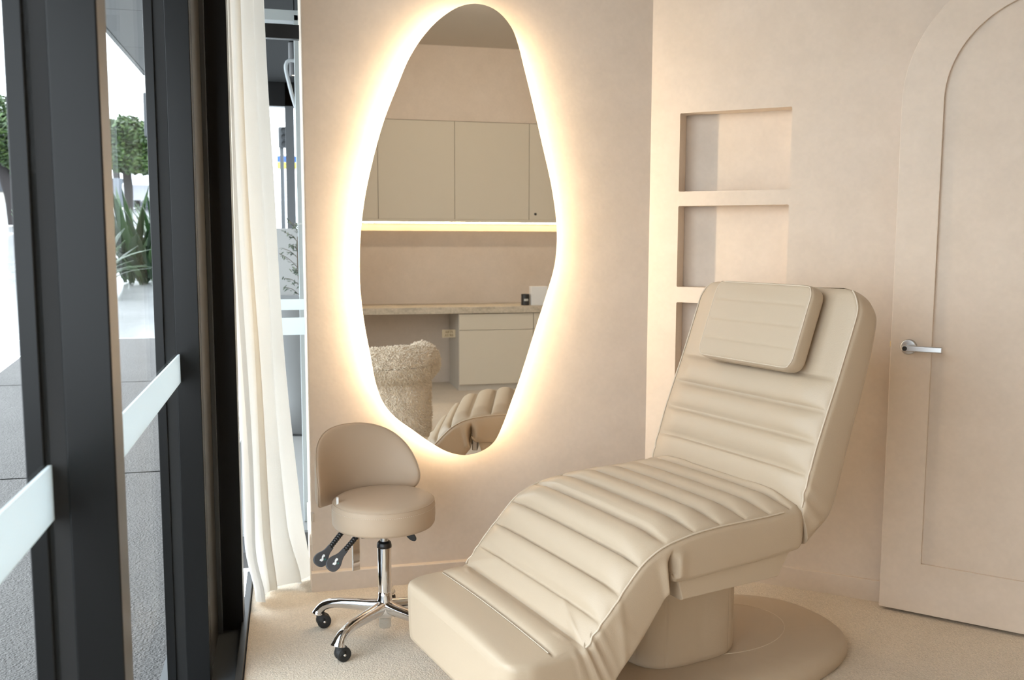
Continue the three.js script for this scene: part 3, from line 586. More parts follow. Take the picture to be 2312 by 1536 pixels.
// ------------------------------------------------------------------ cabinets, worktop and shelf light behind the camera (seen in the mirror)
{
  const ZU = 1.50, ZW = 1.22, wallZ = ZBACK, xs = [0.10, 0.835, 1.565, 2.30, 3.03];
  for (let k = 0; k < 4; k++) {
    const c = thing('wall_cabinet', ['sage beige wall cabinet door at the left end, cut by the mirror edge', 'sage beige wall cabinet, left of the two whole ones in the mirror', 'sage beige wall cabinet, right of the two whole ones in the mirror', 'sage beige wall cabinet with a small round lock'][k], 'cabinet', [0, 0, 0], 0, 'wall cabinets over the worktop');
    obj('cabinet_body', box(xs[k] + 0.001, xs[k + 1] - 0.001, 1.63, 2.555, ZU + 0.02, wallZ), M.cabinetIn, c);
    const d = obj('cabinet_door', rbox(xs[k] + 0.002, xs[k + 1] - 0.002, 1.628, 2.55, ZU, ZU + 0.02, 0.0015), M.cabinet, c);
    if (k === 3) obj('lock', lathe([[0, 0.004], [0.010, 0.004], [0.013, 0.001], [0.013, -0.002]], 24).rotateX(-Math.PI / 2).translate(xs[k] + 0.065, 1.685, ZU), M.blackPlastic, d);
  }
  struct(obj('wall_bulkhead', box(-0.2, XR, 2.556, CEIL, ZU + 0.012, wallZ), M.plaster), 'plaster bulkhead over the wall cabinets', 'wall');
  struct(obj('wall_splash', box(-0.2, XR, 0.8, 1.52, wallZ - 0.05, wallZ), M.plaster), 'plaster splashback between worktop and cabinets', 'wall');
  const L = thing('shelf_light', 'long warm light strip under the wall cabinets', 'light strip');
  obj('light_housing', box(0.05, 3.1, 1.602, 1.628, ZU + 0.005, ZU + 0.10), M.cabinet, L);
  obj('light_diffuser', box(0.06, 3.09, 1.606, 1.626, wallZ - 0.033, wallZ - 0.013), glow([1, 0.82, 0.55], 4), L);
  for (let k = 0; k < 4; k++) { const q = new THREE.RectAreaLight(lin(1, 0.80, 0.52), DESK_LED_I, 0.75, 0.02); q.position.set(0.45 + 0.76 * k, 1.604, wallZ - 0.023); q.up.set(0, 0, 1); q.lookAt(0.45 + 0.76 * k, 0.604, wallZ - 1.023); q.name = 'shelf_light_source'; scene.add(q); }
  const w = obj('worktop', rbox(-0.16, 3.35, 0.742, 0.803, ZW, wallZ - 0.05, 0.003), M.worktop); tag(w, 'long stone-look worktop running under the wall cabinets', 'worktop');
  for (const [x0, x1, lab] of [[1.555, 2.28, 'sage beige base cabinet with one drawer beside the knee space'], [2.284, 3.0, 'sage beige base cabinet at the right end of the mirror view']]) {
    const c = thing('base_cabinet', lab, 'cabinet', [0, 0, 0], 0, 'base cabinets under the worktop');
    obj('cabinet_body', box(x0, x1, 0.0, 0.738, ZW + 0.045, wallZ - 0.055), M.cabinetIn, c);
    obj('drawer', rbox(x0 + 0.001, x1 - 0.001, 0.582, 0.734, ZW + 0.022, ZW + 0.044, 0.0015), M.cabinet, c);
    obj('cabinet_door', rbox(x0 + 0.001, x1 - 0.001, 0.06, 0.578, ZW + 0.022, ZW + 0.044, 0.0015), M.cabinet, c);
  }
  // printed card on the side of the knee space (seen through the mirror)
  {
    const cv = document.createElement('canvas'); cv.width = 256; cv.height = 128; const x = cv.getContext('2d');
    x.fillStyle = '#dccbac'; x.fillRect(0, 0, 256, 128); x.translate(256, 0); x.scale(-1, 1); x.fillStyle = '#7d6243'; x.font = 'bold 56px serif'; x.fillText('ARTS', 56, 56); x.fillText('AV/BS', 48, 112);
    const t = new THREE.CanvasTexture(cv); t.colorSpace = THREE.SRGBColorSpace;
    const g = new THREE.BoxGeometry(0.13, 0.075, 0.004); const o = obj('printed_card', g, mat({ map: t, roughness: 0.8 })); o.position.set(1.487, 0.535, ZW + 0.20); tag(o, 'small cream card with brown print beside the knee space', 'card');
    const h = obj('card_holder', box(-0.02, 0.09, -0.02, -0.014, 0.0021, 0.02), M.cabinetIn, o);
  }
  // candle and white box on the worktop
  const c = thing('candle_jar', 'small black candle jar with a pale label on the worktop', 'candle', [2.235, 0.803, ZW + 0.16]);
  obj('jar', lathe([[0, 0], [0.038, 0], [0.04, 0.003], [0.04, 0.105], [0.037, 0.107], [0.036, 0.09], [0, 0.09]], 40), M.blackPlastic, c);
  obj('jar_label', new THREE.CylinderGeometry(0.0405, 0.0405, 0.022, 20, 1, true, Math.PI - 0.55, 1.1).translate(0, 0.052, 0), mat({ color: lin(0.6, 0.6, 0.58), roughness: 0.7, side: THREE.DoubleSide }), c);
  const b = obj('white_box', rbox(2.285, 2.45, 0.803, 0.985, ZW + 0.12, ZW + 0.20, 0.002), M.white); tag(b, 'plain white box beside the black candle jar', 'box');
}
// recessed lamps in the ceiling in front of the worktop
[0.6, 1.5, 2.4].forEach((x, k) => {
  const z = -0.5, g = thing('downlight', ['round recessed ceiling lamp nearest the street front', 'round recessed ceiling lamp in the middle of its row', 'round recessed ceiling lamp farthest from the street front'][k], 'ceiling light', [x, CEIL, z], 0, 'recessed lamps over the worktop');
  obj('lamp_ring', lathe([[0.055, 0], [0.07, 0], [0.07, -0.006], [0.062, -0.008], [0.055, -0.006]], 40), M.white, g);
  obj('lamp_lens', new THREE.CylinderGeometry(0.055, 0.055, 0.004, 32).translate(0, -0.002, 0), glow([1, 0.88, 0.72], 4), g);
  const q = new THREE.RectAreaLight(lin(1, 0.88, 0.72), LAMP_I, 0.1, 0.1); q.position.set(x, CEIL - 0.03, z + 0.02); q.up.set(1, 0, 0); q.lookAt(x, 0.9, ZBACK); q.name = 'downlight_source'; scene.add(q);
});
// fluffy tub chair in front of the worktop (seen in the mirror)
{
  const N3 = (x, y, z) => { let s = 0; for (const [k, a, p] of [[19, 1, 0], [37, 0.6, 1.7], [71, 0.4, 3.1]]) s += a * Math.sin(x * k + p + 2 * Math.sin(y * k * 0.7)) * Math.sin(y * k * 1.1 + p * 2 + 2 * Math.sin(z * k * 0.6)) * Math.sin(z * k * 0.9 + p); return s; };
  const texFur = tex(512, (u, v) => { const a = fbm(u, v, 16, 4, 91), b = fbm(u, v, 90, 2, 95); return shade([0.88, 0.77, 0.63], 0.80 + 0.3 * a + 0.3 * (b - 0.3)); }, 0.5, true);
  const fur = phys({ map: texFur, roughness: 1, sheen: 1, sheenRoughness: 0.6, sheenColor: lin(0.8, 0.7, 0.58), bumpMap: tex(512, (u, v) => fbm(u, v, 90, 3, 99), 0.5), bumpScale: 0.012 });
  const c = thing('teddy_chair', 'cream fluffy tub chair with a fat rolled back', 'armchair', [0.62, 0, -0.86], 0);
  // back wall of the tub faces the mirror; open side towards the worktop
  const NU = 260, NV = 90;
  const roll = gridGeo((i, j) => {   // thick roll round the back, a horseshoe
    const a = Math.PI * (1.5 + 1.30 * (i / NU - 0.5) * 1.0) , q = 2 * Math.PI * j / NV, e = Math.min(i, NU - i) / NU, k = Math.sqrt(clamp(e / 0.06)), R = 0.285;
    const r = 0.128 * k, cx = R + r * Math.cos(q) * 0.92, y = 0.575 + r * Math.sin(q);
    const p = V(cx * Math.cos(a) * 1.02, y, cx * Math.sin(a)); const n = 0.006 * N3(p.x, p.y, p.z) * k; return V(p.x + Math.cos(a) * Math.cos(q) * n, p.y + Math.sin(q) * n, p.z + Math.sin(a) * Math.cos(q) * n);
  }, NU + 1, NV, true, (i, j) => [i / NU * 1.2, j / NV * 0.8]);
  obj('rolled_back', roll, fur, c);
  const bp = [[0.0, 0.03], [0.30, 0.03], [0.335, 0.06], [0.345, 0.14], [0.345, 0.30], [0.338, 0.46], [0.33, 0.53], [0.25, 0.54], [0, 0.42]];
  const cb = new THREE.CatmullRomCurve3(bp.map(([r, y]) => V(r, y, 0)), false, 'centripetal');
  obj('tub_body', gridGeo((i, j) => { const a = 2 * Math.PI * j / 240, p = cb.getPoint(i / 110), n = 1 + 0.014 * N3(p.x * Math.cos(a), p.y, p.x * Math.sin(a)); return V(p.x * Math.cos(a) * n, p.y, p.x * Math.sin(a) * n); }, 111, 240, true, (i, j) => [j / 240 * 2.1, i / 110 * 0.9]), fur, c);
  // short woolly tufts on roll and tub
  const wool = phys({ color: lin(0.80, 0.70, 0.57), roughness: 1, sheen: 1, sheenRoughness: 0.6, sheenColor: lin(0.8, 0.7, 0.58) });
  for (const [part, n] of [['rolled_back', 11000], ['tub_body', 11000]]) {
    const m0 = c.children.find((q) => q.name === part), g0 = m0.geometry, p = g0.attributes.position, nn = g0.attributes.normal;
    let vol = 0; { const ix = g0.index.array, a = V(), b = V(), d = V(); for (let k = 0; k < ix.length; k += 3) { a.fromBufferAttribute(p, ix[k]); b.fromBufferAttribute(p, ix[k + 1]); d.fromBufferAttribute(p, ix[k + 2]); vol += a.dot(b.cross(d)); } }
    if (vol < 0) { const ix = g0.index.array; for (let k = 0; k < ix.length; k += 3) { const q = ix[k]; ix[k] = ix[k + 1]; ix[k + 1] = q; } g0.computeVertexNormals(); }
    const tuft = new THREE.ConeGeometry(0.006, 0.018, 5).translate(0, 0.006, 0);
    const f = new THREE.InstancedMesh(tuft, wool, n), M4 = new THREE.Matrix4(), Q = new THREE.Quaternion(); f.name = 'wool_tufts'; f.userData.kind = 'stuff';
    for (let k = 0; k < n; k++) { const j = Math.floor(rnd() * p.count); const d = V(nn.getX(j), nn.getY(j), nn.getZ(j)).add(V(rr(-0.7, 0.7), rr(-0.9, 0.3), rr(-0.7, 0.7))).normalize(); Q.setFromUnitVectors(V(0, 1, 0), d); M4.compose(V(p.getX(j) + rr(-0.004, 0.004), p.getY(j) + rr(-0.004, 0.004), p.getZ(j) + rr(-0.004, 0.004)), Q, V(1, rr(0.6, 1.3), 1)); f.setMatrixAt(k, M4); }
    m0.add(f);
  }
  obj('swivel_base', lathe([[0, 0], [0.24, 0], [0.245, 0.006], [0.245, 0.02], [0.10, 0.035], [0, 0.035]].reverse(), 48), M.blackPlastic, c);
}
// ------------------------------------------------------------------ next room behind the far glass
{
  const g = new THREE.Group(); g.name = 'window_5'; scene.add(g); struct(g, 'narrow glass screen between curtain and mirror wall', 'window');
  obj('pane', box(-0.36, 0.10, 0.09, 2.29, ZFAR - 0.003, ZFAR + 0.003), M.glass, g);
  obj('frosted_band', box(-0.36, 0.10, 1.000, 1.077, ZFAR - 0.001, ZFAR + 0.005), M.frost, g);
  obj('frosted_band', box(-0.36, 0.10, 1.112, 1.160, ZFAR - 0.001, ZFAR + 0.005), M.frost, g);
  obj('bottom_rail', rbox(-0.36, 0.10, 0.016, 0.09, ZFAR - 0.02, ZFAR + 0.02, 0.003), M.sill, g);
  obj('plinth', box(-0.36, 0.10, -0.06, 0.016, ZFAR - 0.02, ZFAR + 0.012), M.frameDark, g);
  obj('top_rail', rbox(-0.36, 0.10, 2.29, 2.35, ZFAR - 0.02, ZFAR + 0.02, 0.003), M.frame, g);
  obj('top_pane', box(-0.36, 0.10, 2.35, CEIL, ZFAR - 0.003, ZFAR + 0.003), M.glass, g);
  const lg = mat({ color: lin(0.42, 0.45, 0.46), roughness: 0.4 });
  const f = new THREE.Group(); f.name = 'window_6'; scene.add(f); struct(f, 'pale grey steel door frame in the next room', 'door frame');
  obj('post', rbox(0.050, 0.094, 0.0, 2.50, -4.80, -4.72, 0.003), lg, f);
  obj('head_rail', rbox(-0.40, 0.094, 2.47, 2.52, -4.80, -4.72, 0.003), lg, f);
  const h = new THREE.Group(); h.name = 'window_7'; scene.add(h); struct(h, 'dark street window posts at the end of the next room', 'window frame');
  obj('post', rbox(0.0, 0.085, 0.0, 2.95, -9.62, -9.5, 0.004), mat({ color: lin(0.10, 0.105, 0.11), roughness: 0.5 }), h);
  obj('head_rail', rbox(-1.2, 1.2, 2.72, 2.95, -9.62, -9.5, 0.004), M.frame, h);
  struct(obj('ceiling_dark', box(-0.36, 1.4, 2.95, 3.10, -9.7, -4.58), mat({ color: lin(0.022, 0.024, 0.025), roughness: 0.9 })), 'black painted ceiling of the next room', 'ceiling');
  const tilem = mat({ color: lin(0.23, 0.235, 0.235), roughness: 0.5 });
  struct(obj('floor_grey', box(-0.36, 1.4, -0.12, 0.0, -9.7, -4.56), tilem), 'grey floor of the next room', 'floor');
  struct(obj('wall_far', box(1.2, 1.4, 0, 2.95, -9.7, -4.56), M.white), 'white side wall of the next room', 'wall');
  struct(obj('wall_low', rbox(-0.36, 1.2, -0.05, 0.93, -8.62, -8.5, 0.006), mat({ color: lin(0.20, 0.205, 0.205), roughness: 0.6 })), 'grey half-height wall in the next room', 'wall');
  const pw = obj('display_plinth', rbox(-0.16, 0.10, 0.0, 1.53, -8.95, -8.68, 0.006), mat({ color: lin(0.36, 0.355, 0.34), roughness: 0.6 })); tag(pw, 'tall pale plinth in the next room', 'plinth');
  for (const [x, y, z, k] of [[0.065, 2.52, -6.0, 0], [0.074, 2.56, -6.8, 1]]) {
    const s = thing('track_spot', ['front black spotlight with a glowing lens under the dark ceiling', 'rear black spotlight with a glowing lens under the dark ceiling'][k], 'spotlight', [x, y, z], 0, 'spotlights of the next room');
    obj('spot_body', lathe([[0, 0.11], [0.033, 0.11], [0.036, 0.10], [0.036, 0.0], [0.032, 0.0], [0.031, 0.01], [0, 0.01]].reverse(), 32), M.blackPlastic, s);
    obj('spot_stem', cyl(0.007, 0.007, 2.95 - y - 0.10, 12, 0.105 + (2.95 - y - 0.105) / 2), M.blackPlastic, s);
    obj('spot_lens', new THREE.CylinderGeometry(0.030, 0.030, 0.004, 24).translate(0, 0.009, 0), glow([1, 0.85, 0.62], 5), s);
    const l = new THREE.SpotLight(lin(1, 0.85, 0.62), 3, 8, 0.7, 0.5, 2); l.position.set(x, y - 0.004, z); l.target.position.set(x, 0, z); l.castShadow = true; l.name = 'track_spot_source'; scene.add(l, l.target);
  }
  tag(obj('conduit_pipe', tube([V(0.10, 2.49, -5.9), V(0.03, 2.5, -5.9), V(0.012, 2.47, -5.9), V(0.03, 2.36, -5.9), V(0.06, 2.24, -5.9), V(0.075, 2.20, -5.9), V(0.072, 1.9, -5.9), V(0.078, 1.2, -5.9), V(0.08, 0.0, -5.9)], 0.011, 120, 12), lg), 'thin bent grey pipe under the dark ceiling', 'pipe');
  // olive tree in a white pot
  const o = thing('olive_tree', 'small olive tree in a grey pot behind the glass screen', 'potted tree', [0.075, 0, -7.0]);
  obj('pot', lathe([[0, 0], [0.12, 0], [0.15, 0.02], [0.17, 0.5], [0.17, 0.92], [0.155, 0.925], [0.15, 0.88], [0, 0.88]], 48), mat({ color: lin(0.13, 0.132, 0.13), roughness: 0.7 }), o);
  const bark = mat({ color: lin(0.10, 0.08, 0.06), roughness: 0.9 });
  obj('trunk', tube([V(0, 0.88, 0), V(0.005, 1.05, 0.01), V(-0.005, 1.25, 0), V(0.0, 1.45, 0.01)], 0.008, 30, 8), bark, o);
  const lm = [lin(0.10, 0.14, 0.09), lin(0.17, 0.21, 0.15), lin(0.06, 0.09, 0.06)].map((c) => phys({ color: c, roughness: 0.6, transmission: 0.3, thickness: 0, side: THREE.DoubleSide }));
  const leaf = new THREE.SphereGeometry(1, 6, 4).scale(0.021, 0.0012, 0.0052);
  const tips = []; for (let k = 0; k < 22; k++) { const y = 1.0 + 0.5 * k / 21, a = k * 2.4, L = rr(0.08, 0.16); const p0 = V(0, y, 0), p1 = V(L * Math.cos(a), y + rr(0.03, 0.12), L * Math.sin(a)); obj('twig', tube([p0, p0.clone().lerp(p1, 0.5).add(V(0, 0.015, 0)), p1], 0.0022, 8, 5), bark, o); tips.push([p0, p1]); }
  for (let k = 0; k < 240; k++) { const [a, b] = tips[k % tips.length], m = obj('leaf', leaf, lm[k % 3], o); m.position.copy(a).lerp(b, rr(0.25, 1.08)).add(V(rr(-0.012, 0.012), rr(-0.012, 0.012), rr(-0.012, 0.012))); m.rotation.set(rr(-1, 1), rr(0, 6.28), rr(-0.9, 0.9)); }
}

// ------------------------------------------------------------------ street
const gy = (z) => { const d = -z; return d < 3 ? -0.06 : d < 13 ? -0.06 + 0.085 * (d - 3) * sstep(1.0, 6, d) : 0.79 + 0.066 * (d - 13); };
function groundStrip(x0, x1, z0, z1, n, dy = 0) {
  return gridGeo((i, j) => V(x0 + (x1 - x0) * j / 8, gy(z0 + (z1 - z0) * i / n) + dy, z0 + (z1 - z0) * i / n), n + 1, 9, false, (i, j, p) => [p.x, p.z]);
}
const texAsphalt = tex(1024, (u, v) => { const a = fbm(u, v, 5, 4, 111), b = H2(Math.floor(u * 700), Math.floor(v * 700), 12), c = fbm(u, v, 200, 2, 117); const s = b > 0.992 ? 0.9 : 0; return shade([0.105, 0.100, 0.096], 0.75 + 0.3 * a + 0.45 * (c - 0.35) + s); }, 2.0, true);
const texConc = tex(512, (u, v) => { const a = fbm(u, v, 6, 5, 121), b = fbm(u, v, 128, 2, 127); return shade([0.34, 0.345, 0.35], 0.8 + 0.35 * a + 0.15 * (b - 0.5)); }, 3.0, true);
M.asphalt = mat({ map: texAsphalt, roughness: 0.75, bumpMap: tex(512, (u, v) => fbm(u, v, 128, 2, 131), 0.8), bumpScale: 0.006 });
M.wet = mat({ map: texConc, roughness: 0.18 });
M.kerb = mat({ color: lin(0.33, 0.33, 0.32), roughness: 0.7 });
{
  const fp = new THREE.Group(); fp.name = 'ground_footpath'; scene.add(fp); struct(fp, 'grey asphalt footpath right outside the street front', 'footpath');
  for (const [a, b] of [[6, -1.8], [-1.814, -5.4], [-5.414, -7.6], [-7.614, -9.45]]) obj('paving_slab', groundStrip(-2.25, -0.41, a, b, 24), M.asphalt, fp);
  obj('joint_filler', groundStrip(-2.25, -0.41, 6, -9.45, 60, -0.02), M.gasket, fp);
}
struct(obj('ground_pavement', [groundStrip(-6.4, -2.257, 6, -9.45, 60), groundStrip(-6.4, -0.41, -9.458, -60, 60)], M.wet), 'wet pale concrete pavement beyond the asphalt', 'pavement');
struct(obj('ground_road', groundStrip(-14, -6.55, 6, -60, 80, -0.10), M.wet), 'wet road in the distance', 'road');
struct(obj('ground_verge', groundStrip(-40, -14.15, 6, -60, 60, 0), M.kerb), 'far footpath across the road', 'footpath');
struct(obj('trim_3', groundStrip(-6.55, -6.4, 6, -60, 60, 0.01), M.kerb), 'concrete kerb', 'kerb');
struct(obj('trim_4', groundStrip(-14.15, -14, 6, -60, 60, 0.02), M.kerb), 'concrete kerb across the road', 'kerb');
struct(obj('ground_east', groundStrip(-0.41, 30, -9.7, -60, 40), M.wet), 'paved corner behind the building', 'pavement');
{ // awning over the footpath, panel by panel
  const a = thing('awning', 'grey flat awning over the footpath outside the glass', 'awning');
  const pm = mat({ color: lin(0.17, 0.172, 0.172), roughness: 0.6 });
  for (let k = 0; k < 11; k++) obj('soffit_panel', rbox(-1.36, -0.46, 3.1, 3.13, -10.3 + k * 1.4 + 0.004, -10.3 + (k + 1) * 1.4 - 0.004, 0.003), pm, a);
  obj('fascia', rbox(-1.40, -1.362, 3.094, 3.40, -10.34, 5.1, 0.004), M.frame, a);
  obj('awning_roof', box(-1.36, -0.46, 3.135, 3.38, -10.3, 5.08), M.frame, a);
  const bw = struct(obj('wall_upper', box(-0.46, XR + 0.2, CEIL + 0.15, 7.0, -9.7, ZBACK + 0.2), M.white), 'upper storey of the building', 'wall');
}
{ // strap-leaved plants at the edge of the pavement
  const lmA = [[0.020, 0.058, 0.014], [0.034, 0.085, 0.022], [0.013, 0.038, 0.012], [0.058, 0.112, 0.040]].map((c) => phys({ color: lin(...c), roughness: 0.35, transmission: 0.25, thickness: 0, side: THREE.DoubleSide }));
  const mk = (L, w, bend) => gridGeo((i, j) => { const t = i / 8, q = (j - 1) * w * Math.pow(Math.sin(Math.PI * clamp(0.12 + 0.86 * t)), 0.8) * (t > 0.99 ? 0.02 : 1); return V(q, L * t * (1 - 0.25 * bend * t), L * bend * t * t * 0.8 - Math.abs(j - 1) * -0.012); }, 9, 3, false);
  const shapes = [mk(1.05, 0.045, 0.25), mk(0.9, 0.05, 0.6), mk(1.2, 0.04, 0.12), mk(0.8, 0.05, 0.95)];
  const spots = [[-2.42, -12.2, 0.95, 'strap-leaved bush at the near left of the planting by the pavement'], [-1.95, -13.6, 1.05, 'tall strap-leaved bush in the middle of the planting by the pavement'], [-1.78, -15.2, 0.95, 'strap-leaved bush farthest right in the planting, beside the mullion']];
  for (const [x, z, k, lab] of spots) {
    const g = thing('strap_leaf_plant', lab, 'plant', [x, gy(z), z], 0, 'plants by the pavement');
    for (let n = 0; n < 96; n++) { const m = obj('leaf', shapes[n % 4], lmA[(n * 7 + (n >> 2)) % 4], g); m.position.set(rr(-0.22, 0.22), rr(-0.02, 0.15), rr(-0.2, 0.2)); m.rotation.order = 'YXZ'; m.rotation.set(rr(0.02, 0.55), rr(0, 6.28), rr(-0.15, 0.15)); m.scale.setScalar(k * rr(0.75, 1.1)); }
  }
}
function tree(label, x, z, trunkH, crown, cols, nLeaf, ls, lean = 0) {
  const y = gy(z), g = thing('street_tree', label, 'tree', [x, y - 0.05, z], 0, 'street trees'), bark = mat({ color: lin(0.028, 0.024, 0.024), roughness: 0.95 });
  obj('trunk', tube([V(0, 0, 0), V(0.03 + lean, trunkH * 0.5, 0), V(lean * 2, trunkH, 0.05), V(lean * 2 + 0.1, trunkH + crown[0][3], 0)], 0.17, 24, 12), bark, g);
  for (const [cx, cy, cz] of crown) obj('branch', tube([V(lean * 2, trunkH * 0.9, 0), V((cx + lean * 2) / 2, (trunkH + cy) / 2, cz / 2), V(cx, cy, cz)], 0.065, 16, 8), bark, g);
  const leaf = new THREE.SphereGeometry(1, 5, 3).scale(ls, ls * 0.12, ls * 0.5);
  const f = new THREE.InstancedMesh(leaf, phys({ color: 0xffffff, roughness: 0.55, transmission: 0.3, thickness: 0, side: THREE.DoubleSide }), nLeaf); f.name = 'foliage'; f.userData.kind = 'stuff';
  const m = new THREE.Matrix4(), q = new THREE.Quaternion(), e = new THREE.Euler();
  for (let k = 0; k < nLeaf; k++) {
    const [cx, cy, cz, r] = crown[k % crown.length], th = rr(0, 6.28), ct = rr(-0.7, 1), st = Math.sqrt(1 - ct * ct), rad = r * Math.pow(rr(0.25, 1), 0.4);
    const p = V(cx + rad * st * Math.cos(th), cy + rad * 0.8 * ct, cz + rad * st * Math.sin(th)); e.set(rr(-0.8, 0.8), rr(0, 6.28), rr(-0.8, 0.8)); q.setFromEuler(e);
    m.compose(p, q, V(1, 1, 1).multiplyScalar(rr(0.7, 1.3))); f.setMatrixAt(k, m); const c = cols[Math.floor(rr(0, cols.length - 0.001))], b = rr(0.75, 1.25); f.setColorAt(k, lin(c[0] * b, c[1] * b, c[2] * b));
  }
  g.add(f);
}
const G1 = [[0.032, 0.080, 0.010], [0.048, 0.105, 0.014], [0.020, 0.052, 0.009], [0.075, 0.130, 0.022]];
tree('round-crowned green street tree above the strap-leaved bushes', -6.15, -40, 1.7, [[0.1, 3.0, 0, 1.0], [-0.9, 2.5, 0.3, 0.95], [0.9, 2.6, 0.2, 0.95], [-0.3, 2.0, 0.6, 0.75], [0.6, 1.9, 0.5, 0.7], [1.2, 1.9, -0.3, 0.7], [-1.3, 1.8, 0, 0.6]], G1, 9500, 0.13);
tree('darker street tree behind the round-crowned one', -8.2, -50, 2.2, [[0, 2.6, 0, 1.2], [1.3, 2.2, 0, 1.1], [2.4, 2.3, 0, 1.2], [3.3, 2.0, 0, 1.0]], G1, 6000, 0.15);
tree('feathery green tree at the left edge of the picture', -7.75, -30, 1.5, [[-0.5, 3.1, 0, 0.9], [0.15, 2.6, 0.4, 0.75], [-0.4, 2.0, 0.3, 0.6], [0.3, 1.75, 0, 0.45], [-1.2, 2.4, 0, 0.8]], G1, 5200, 0.10, -0.08);
{ // fence, car, building across the way
  const f = thing('street_fence', 'grey panel fence behind the street tree', 'fence', [0, 0, 0]); const fm = mat({ color: lin(0.14, 0.155, 0.18), roughness: 0.7 });
  for (let k = 0; k < 9; k++) obj('fence_panel', rbox(-9.6 + k * 0.46, -9.6 + k * 0.46 + 0.43, gy(-46) - 0.05, gy(-46) + 1.35 - 0.02 * k, -46.05, -46, 0.01), fm, f);
  for (let k = 0; k < 10; k++) obj('fence_post', rbox(-9.63 + k * 0.46, -9.59 + k * 0.46, gy(-46) - 0.05, gy(-46) + 1.42 - 0.02 * k, -46.02, -45.94, 0.006), fm, f);
  const c = thing('parked_car', 'pale silver car parked beyond the plants', 'car', [-5.75, gy(-43.5), -43.5]);
  const cs = new THREE.Shape(); [[-1.9, 0.35], [-1.95, 0.75], [-1.1, 0.92], [-0.5, 1.38], [1.0, 1.40], [1.75, 0.95], [1.95, 0.85], [1.95, 0.35]].forEach(([x, y], i) => (i ? cs.lineTo(x, y) : cs.moveTo(x, y)));
  const paint = phys({ color: lin(0.55, 0.56, 0.62), roughness: 0.3, clearcoat: 1 });
  obj('car_body', new THREE.ExtrudeGeometry(cs, { depth: 1.5, bevelEnabled: true, bevelSize: 0.08, bevelThickness: 0.1, bevelSegments: 4 }).translate(0, 0, -0.75).rotateY(-Math.PI / 2), paint, c);
  const cg = mat({ color: lin(0.02, 0.022, 0.03), roughness: 0.1 });
  obj('rear_window', rbox(-0.62, 0.62, 1.0, 1.36, 1.18, 1.24, 0.02).rotateX(-0.0), cg, c);
  obj('windscreen', rbox(-0.62, 0.62, 1.0, 1.34, -1.14, -1.08, 0.02), cg, c);
  for (const s of [-1, 1]) { obj('side_window', rbox(s * 0.84 - 0.02, s * 0.84 + 0.02, 0.98, 1.32, -0.8, 0.9, 0.02), cg, c); obj('lamp_cover', rbox(s * 0.6 - 0.14, s * 0.6 + 0.14, 0.72, 0.86, 1.98, 2.06, 0.02), mat({ color: lin(0.8, 0.8, 0.82), roughness: 0.2 }), c); }
  for (const [x, z] of [[-0.75, 1.25], [0.75, 1.25], [-0.75, -1.25], [0.75, -1.25]]) obj('wheel', lathe([[0, -0.09], [0.26, -0.09], [0.31, -0.06], [0.31, 0.06], [0.26, 0.09], [0, 0.09]], 28).rotateZ(Math.PI / 2).translate(x, 0.31, z), M.rubber, c);
  const b = thing('far_building', 'pale low building beyond the street trees', 'building', [-22, gy(-58), -58]);
  obj('facade', box(-9, 9, -1, 3.1, -3, 3), mat({ color: lin(0.42, 0.39, 0.35), roughness: 0.8 }), b);
  obj('roof', box(-9.3, 9.3, 3.1, 3.4, -3.3, 3.3), mat({ color: lin(0.25, 0.25, 0.26), roughness: 0.8 }), b);
  for (let k = 0; k < 8; k++) obj('shop_window', box(-8 + 2 * k, -6.6 + 2 * k, 0.2, 2.0, 3.0, 3.05), cg, b);
}
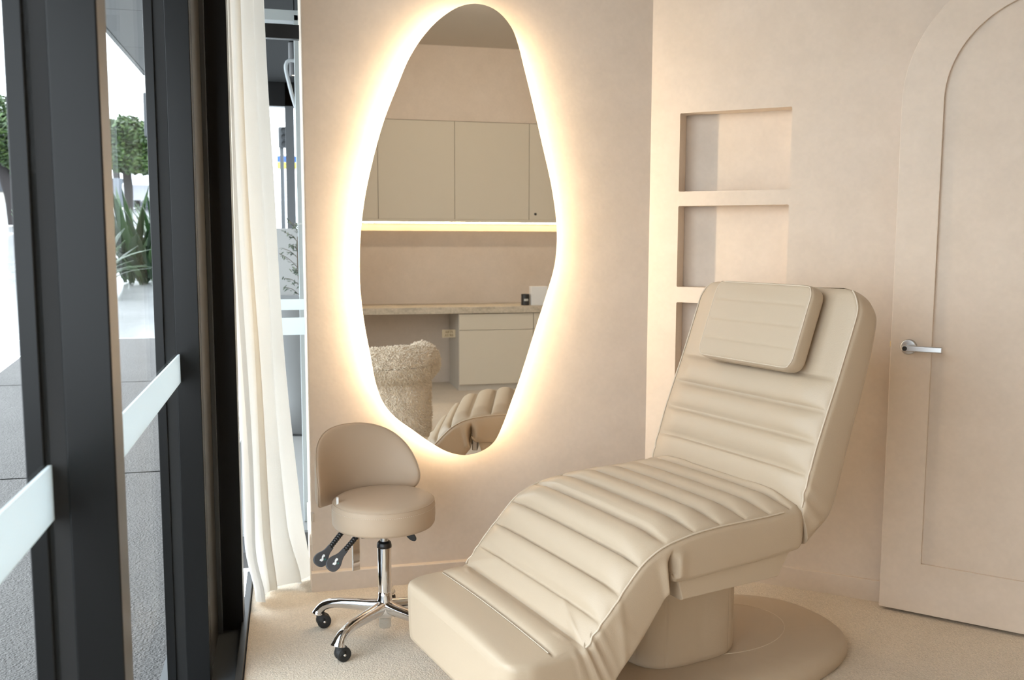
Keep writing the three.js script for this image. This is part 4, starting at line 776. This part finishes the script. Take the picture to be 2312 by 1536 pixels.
{ // signal head on its pole, street name sign on its post
  const dk = mat({ color: lin(0.05, 0.055, 0.06), roughness: 0.6 });
  const t = thing('signal_head', 'dark rounded back of a signal head beside the far mullion', 'traffic light', [-1.50, gy(-12.2), -12.2]);
  obj('signal_board', new RoundedBoxGeometry(0.32, 0.53, 0.05, 4, 0.02).translate(0, 2.93 - gy(-12.2), 0), dk, t);
  obj('signal_housing', new RoundedBoxGeometry(0.16, 0.44, 0.14, 4, 0.04).translate(0.02, 2.93 - gy(-12.2), -0.08), dk, t);
  obj('signal_pole', cyl(0.045, 0.05, 3.3 - gy(-12.2), 20, (3.3 - gy(-12.2)) / 2).translate(0.06, 0, -0.1), M.steel, t);
  const z = -25, y0 = gy(z), s = thing('street_sign', 'blue and yellow street signs on a pale post seen through the glass screen', 'street sign', [0.03, y0, z]);
  obj('post', cyl(0.035, 0.035, 3.62 - y0, 20, (3.62 - y0) / 2).translate(-0.09, 0, -0.04), mat({ color: lin(0.62, 0.65, 0.68), roughness: 0.5 }), s);
  const pr = (bg, fn, w, h) => { const cv = document.createElement('canvas'); cv.width = w; cv.height = h; const x = cv.getContext('2d'); x.fillStyle = bg; x.fillRect(0, 0, w, h); fn(x); const q = new THREE.CanvasTexture(cv); q.colorSpace = THREE.SRGBColorSpace; return mat({ map: q, roughness: 0.5 }); };
  obj('blue_plate', new THREE.BoxGeometry(0.62, 0.157, 0.012).translate(0.06, 3.51 - y0, 0), pr('#2a55b0', (x) => { x.fillStyle = '#fff'; x.font = 'bold 52px sans-serif'; x.fillText('KI', 112, 50); x.fillText('S', 216, 50); }, 256, 64), s);
  obj('yellow_plate', new THREE.BoxGeometry(0.62, 0.17, 0.012).translate(0.06, 3.345 - y0, 0), pr('#cfc24a', (x) => { x.fillStyle = '#6a6428'; x.font = 'bold 26px sans-serif'; x.fillText('PRIOR', 60, 30); x.fillText('TRAF', 60, 58); x.fillText('M', 214, 30); }, 256, 64), s);
  const u = thing('traffic_light', 'small black traffic light behind the street signs', 'traffic light', [-0.075, gy(-19), -19]);
  obj('signal_pole', cyl(0.04, 0.04, 3.3 - gy(-19), 16, (3.3 - gy(-19)) / 2), dk, u);
  obj('signal_housing', new RoundedBoxGeometry(0.16, 0.40, 0.14, 3, 0.03).translate(0.02, 3.42 - gy(-19), 0.02), dk, u);
  for (let k = 0; k < 3; k++) obj('visor', new THREE.CylinderGeometry(0.055, 0.055, 0.10, 20, 1, true).rotateX(Math.PI / 2).translate(0.05, 3.55 - 0.13 * k - gy(-19), 0.12), dk, u);
}
scene.traverse((o) => { if (o.isMesh) { o.castShadow = true; o.receiveShadow = true; } });
renderer.render(scene, camera);
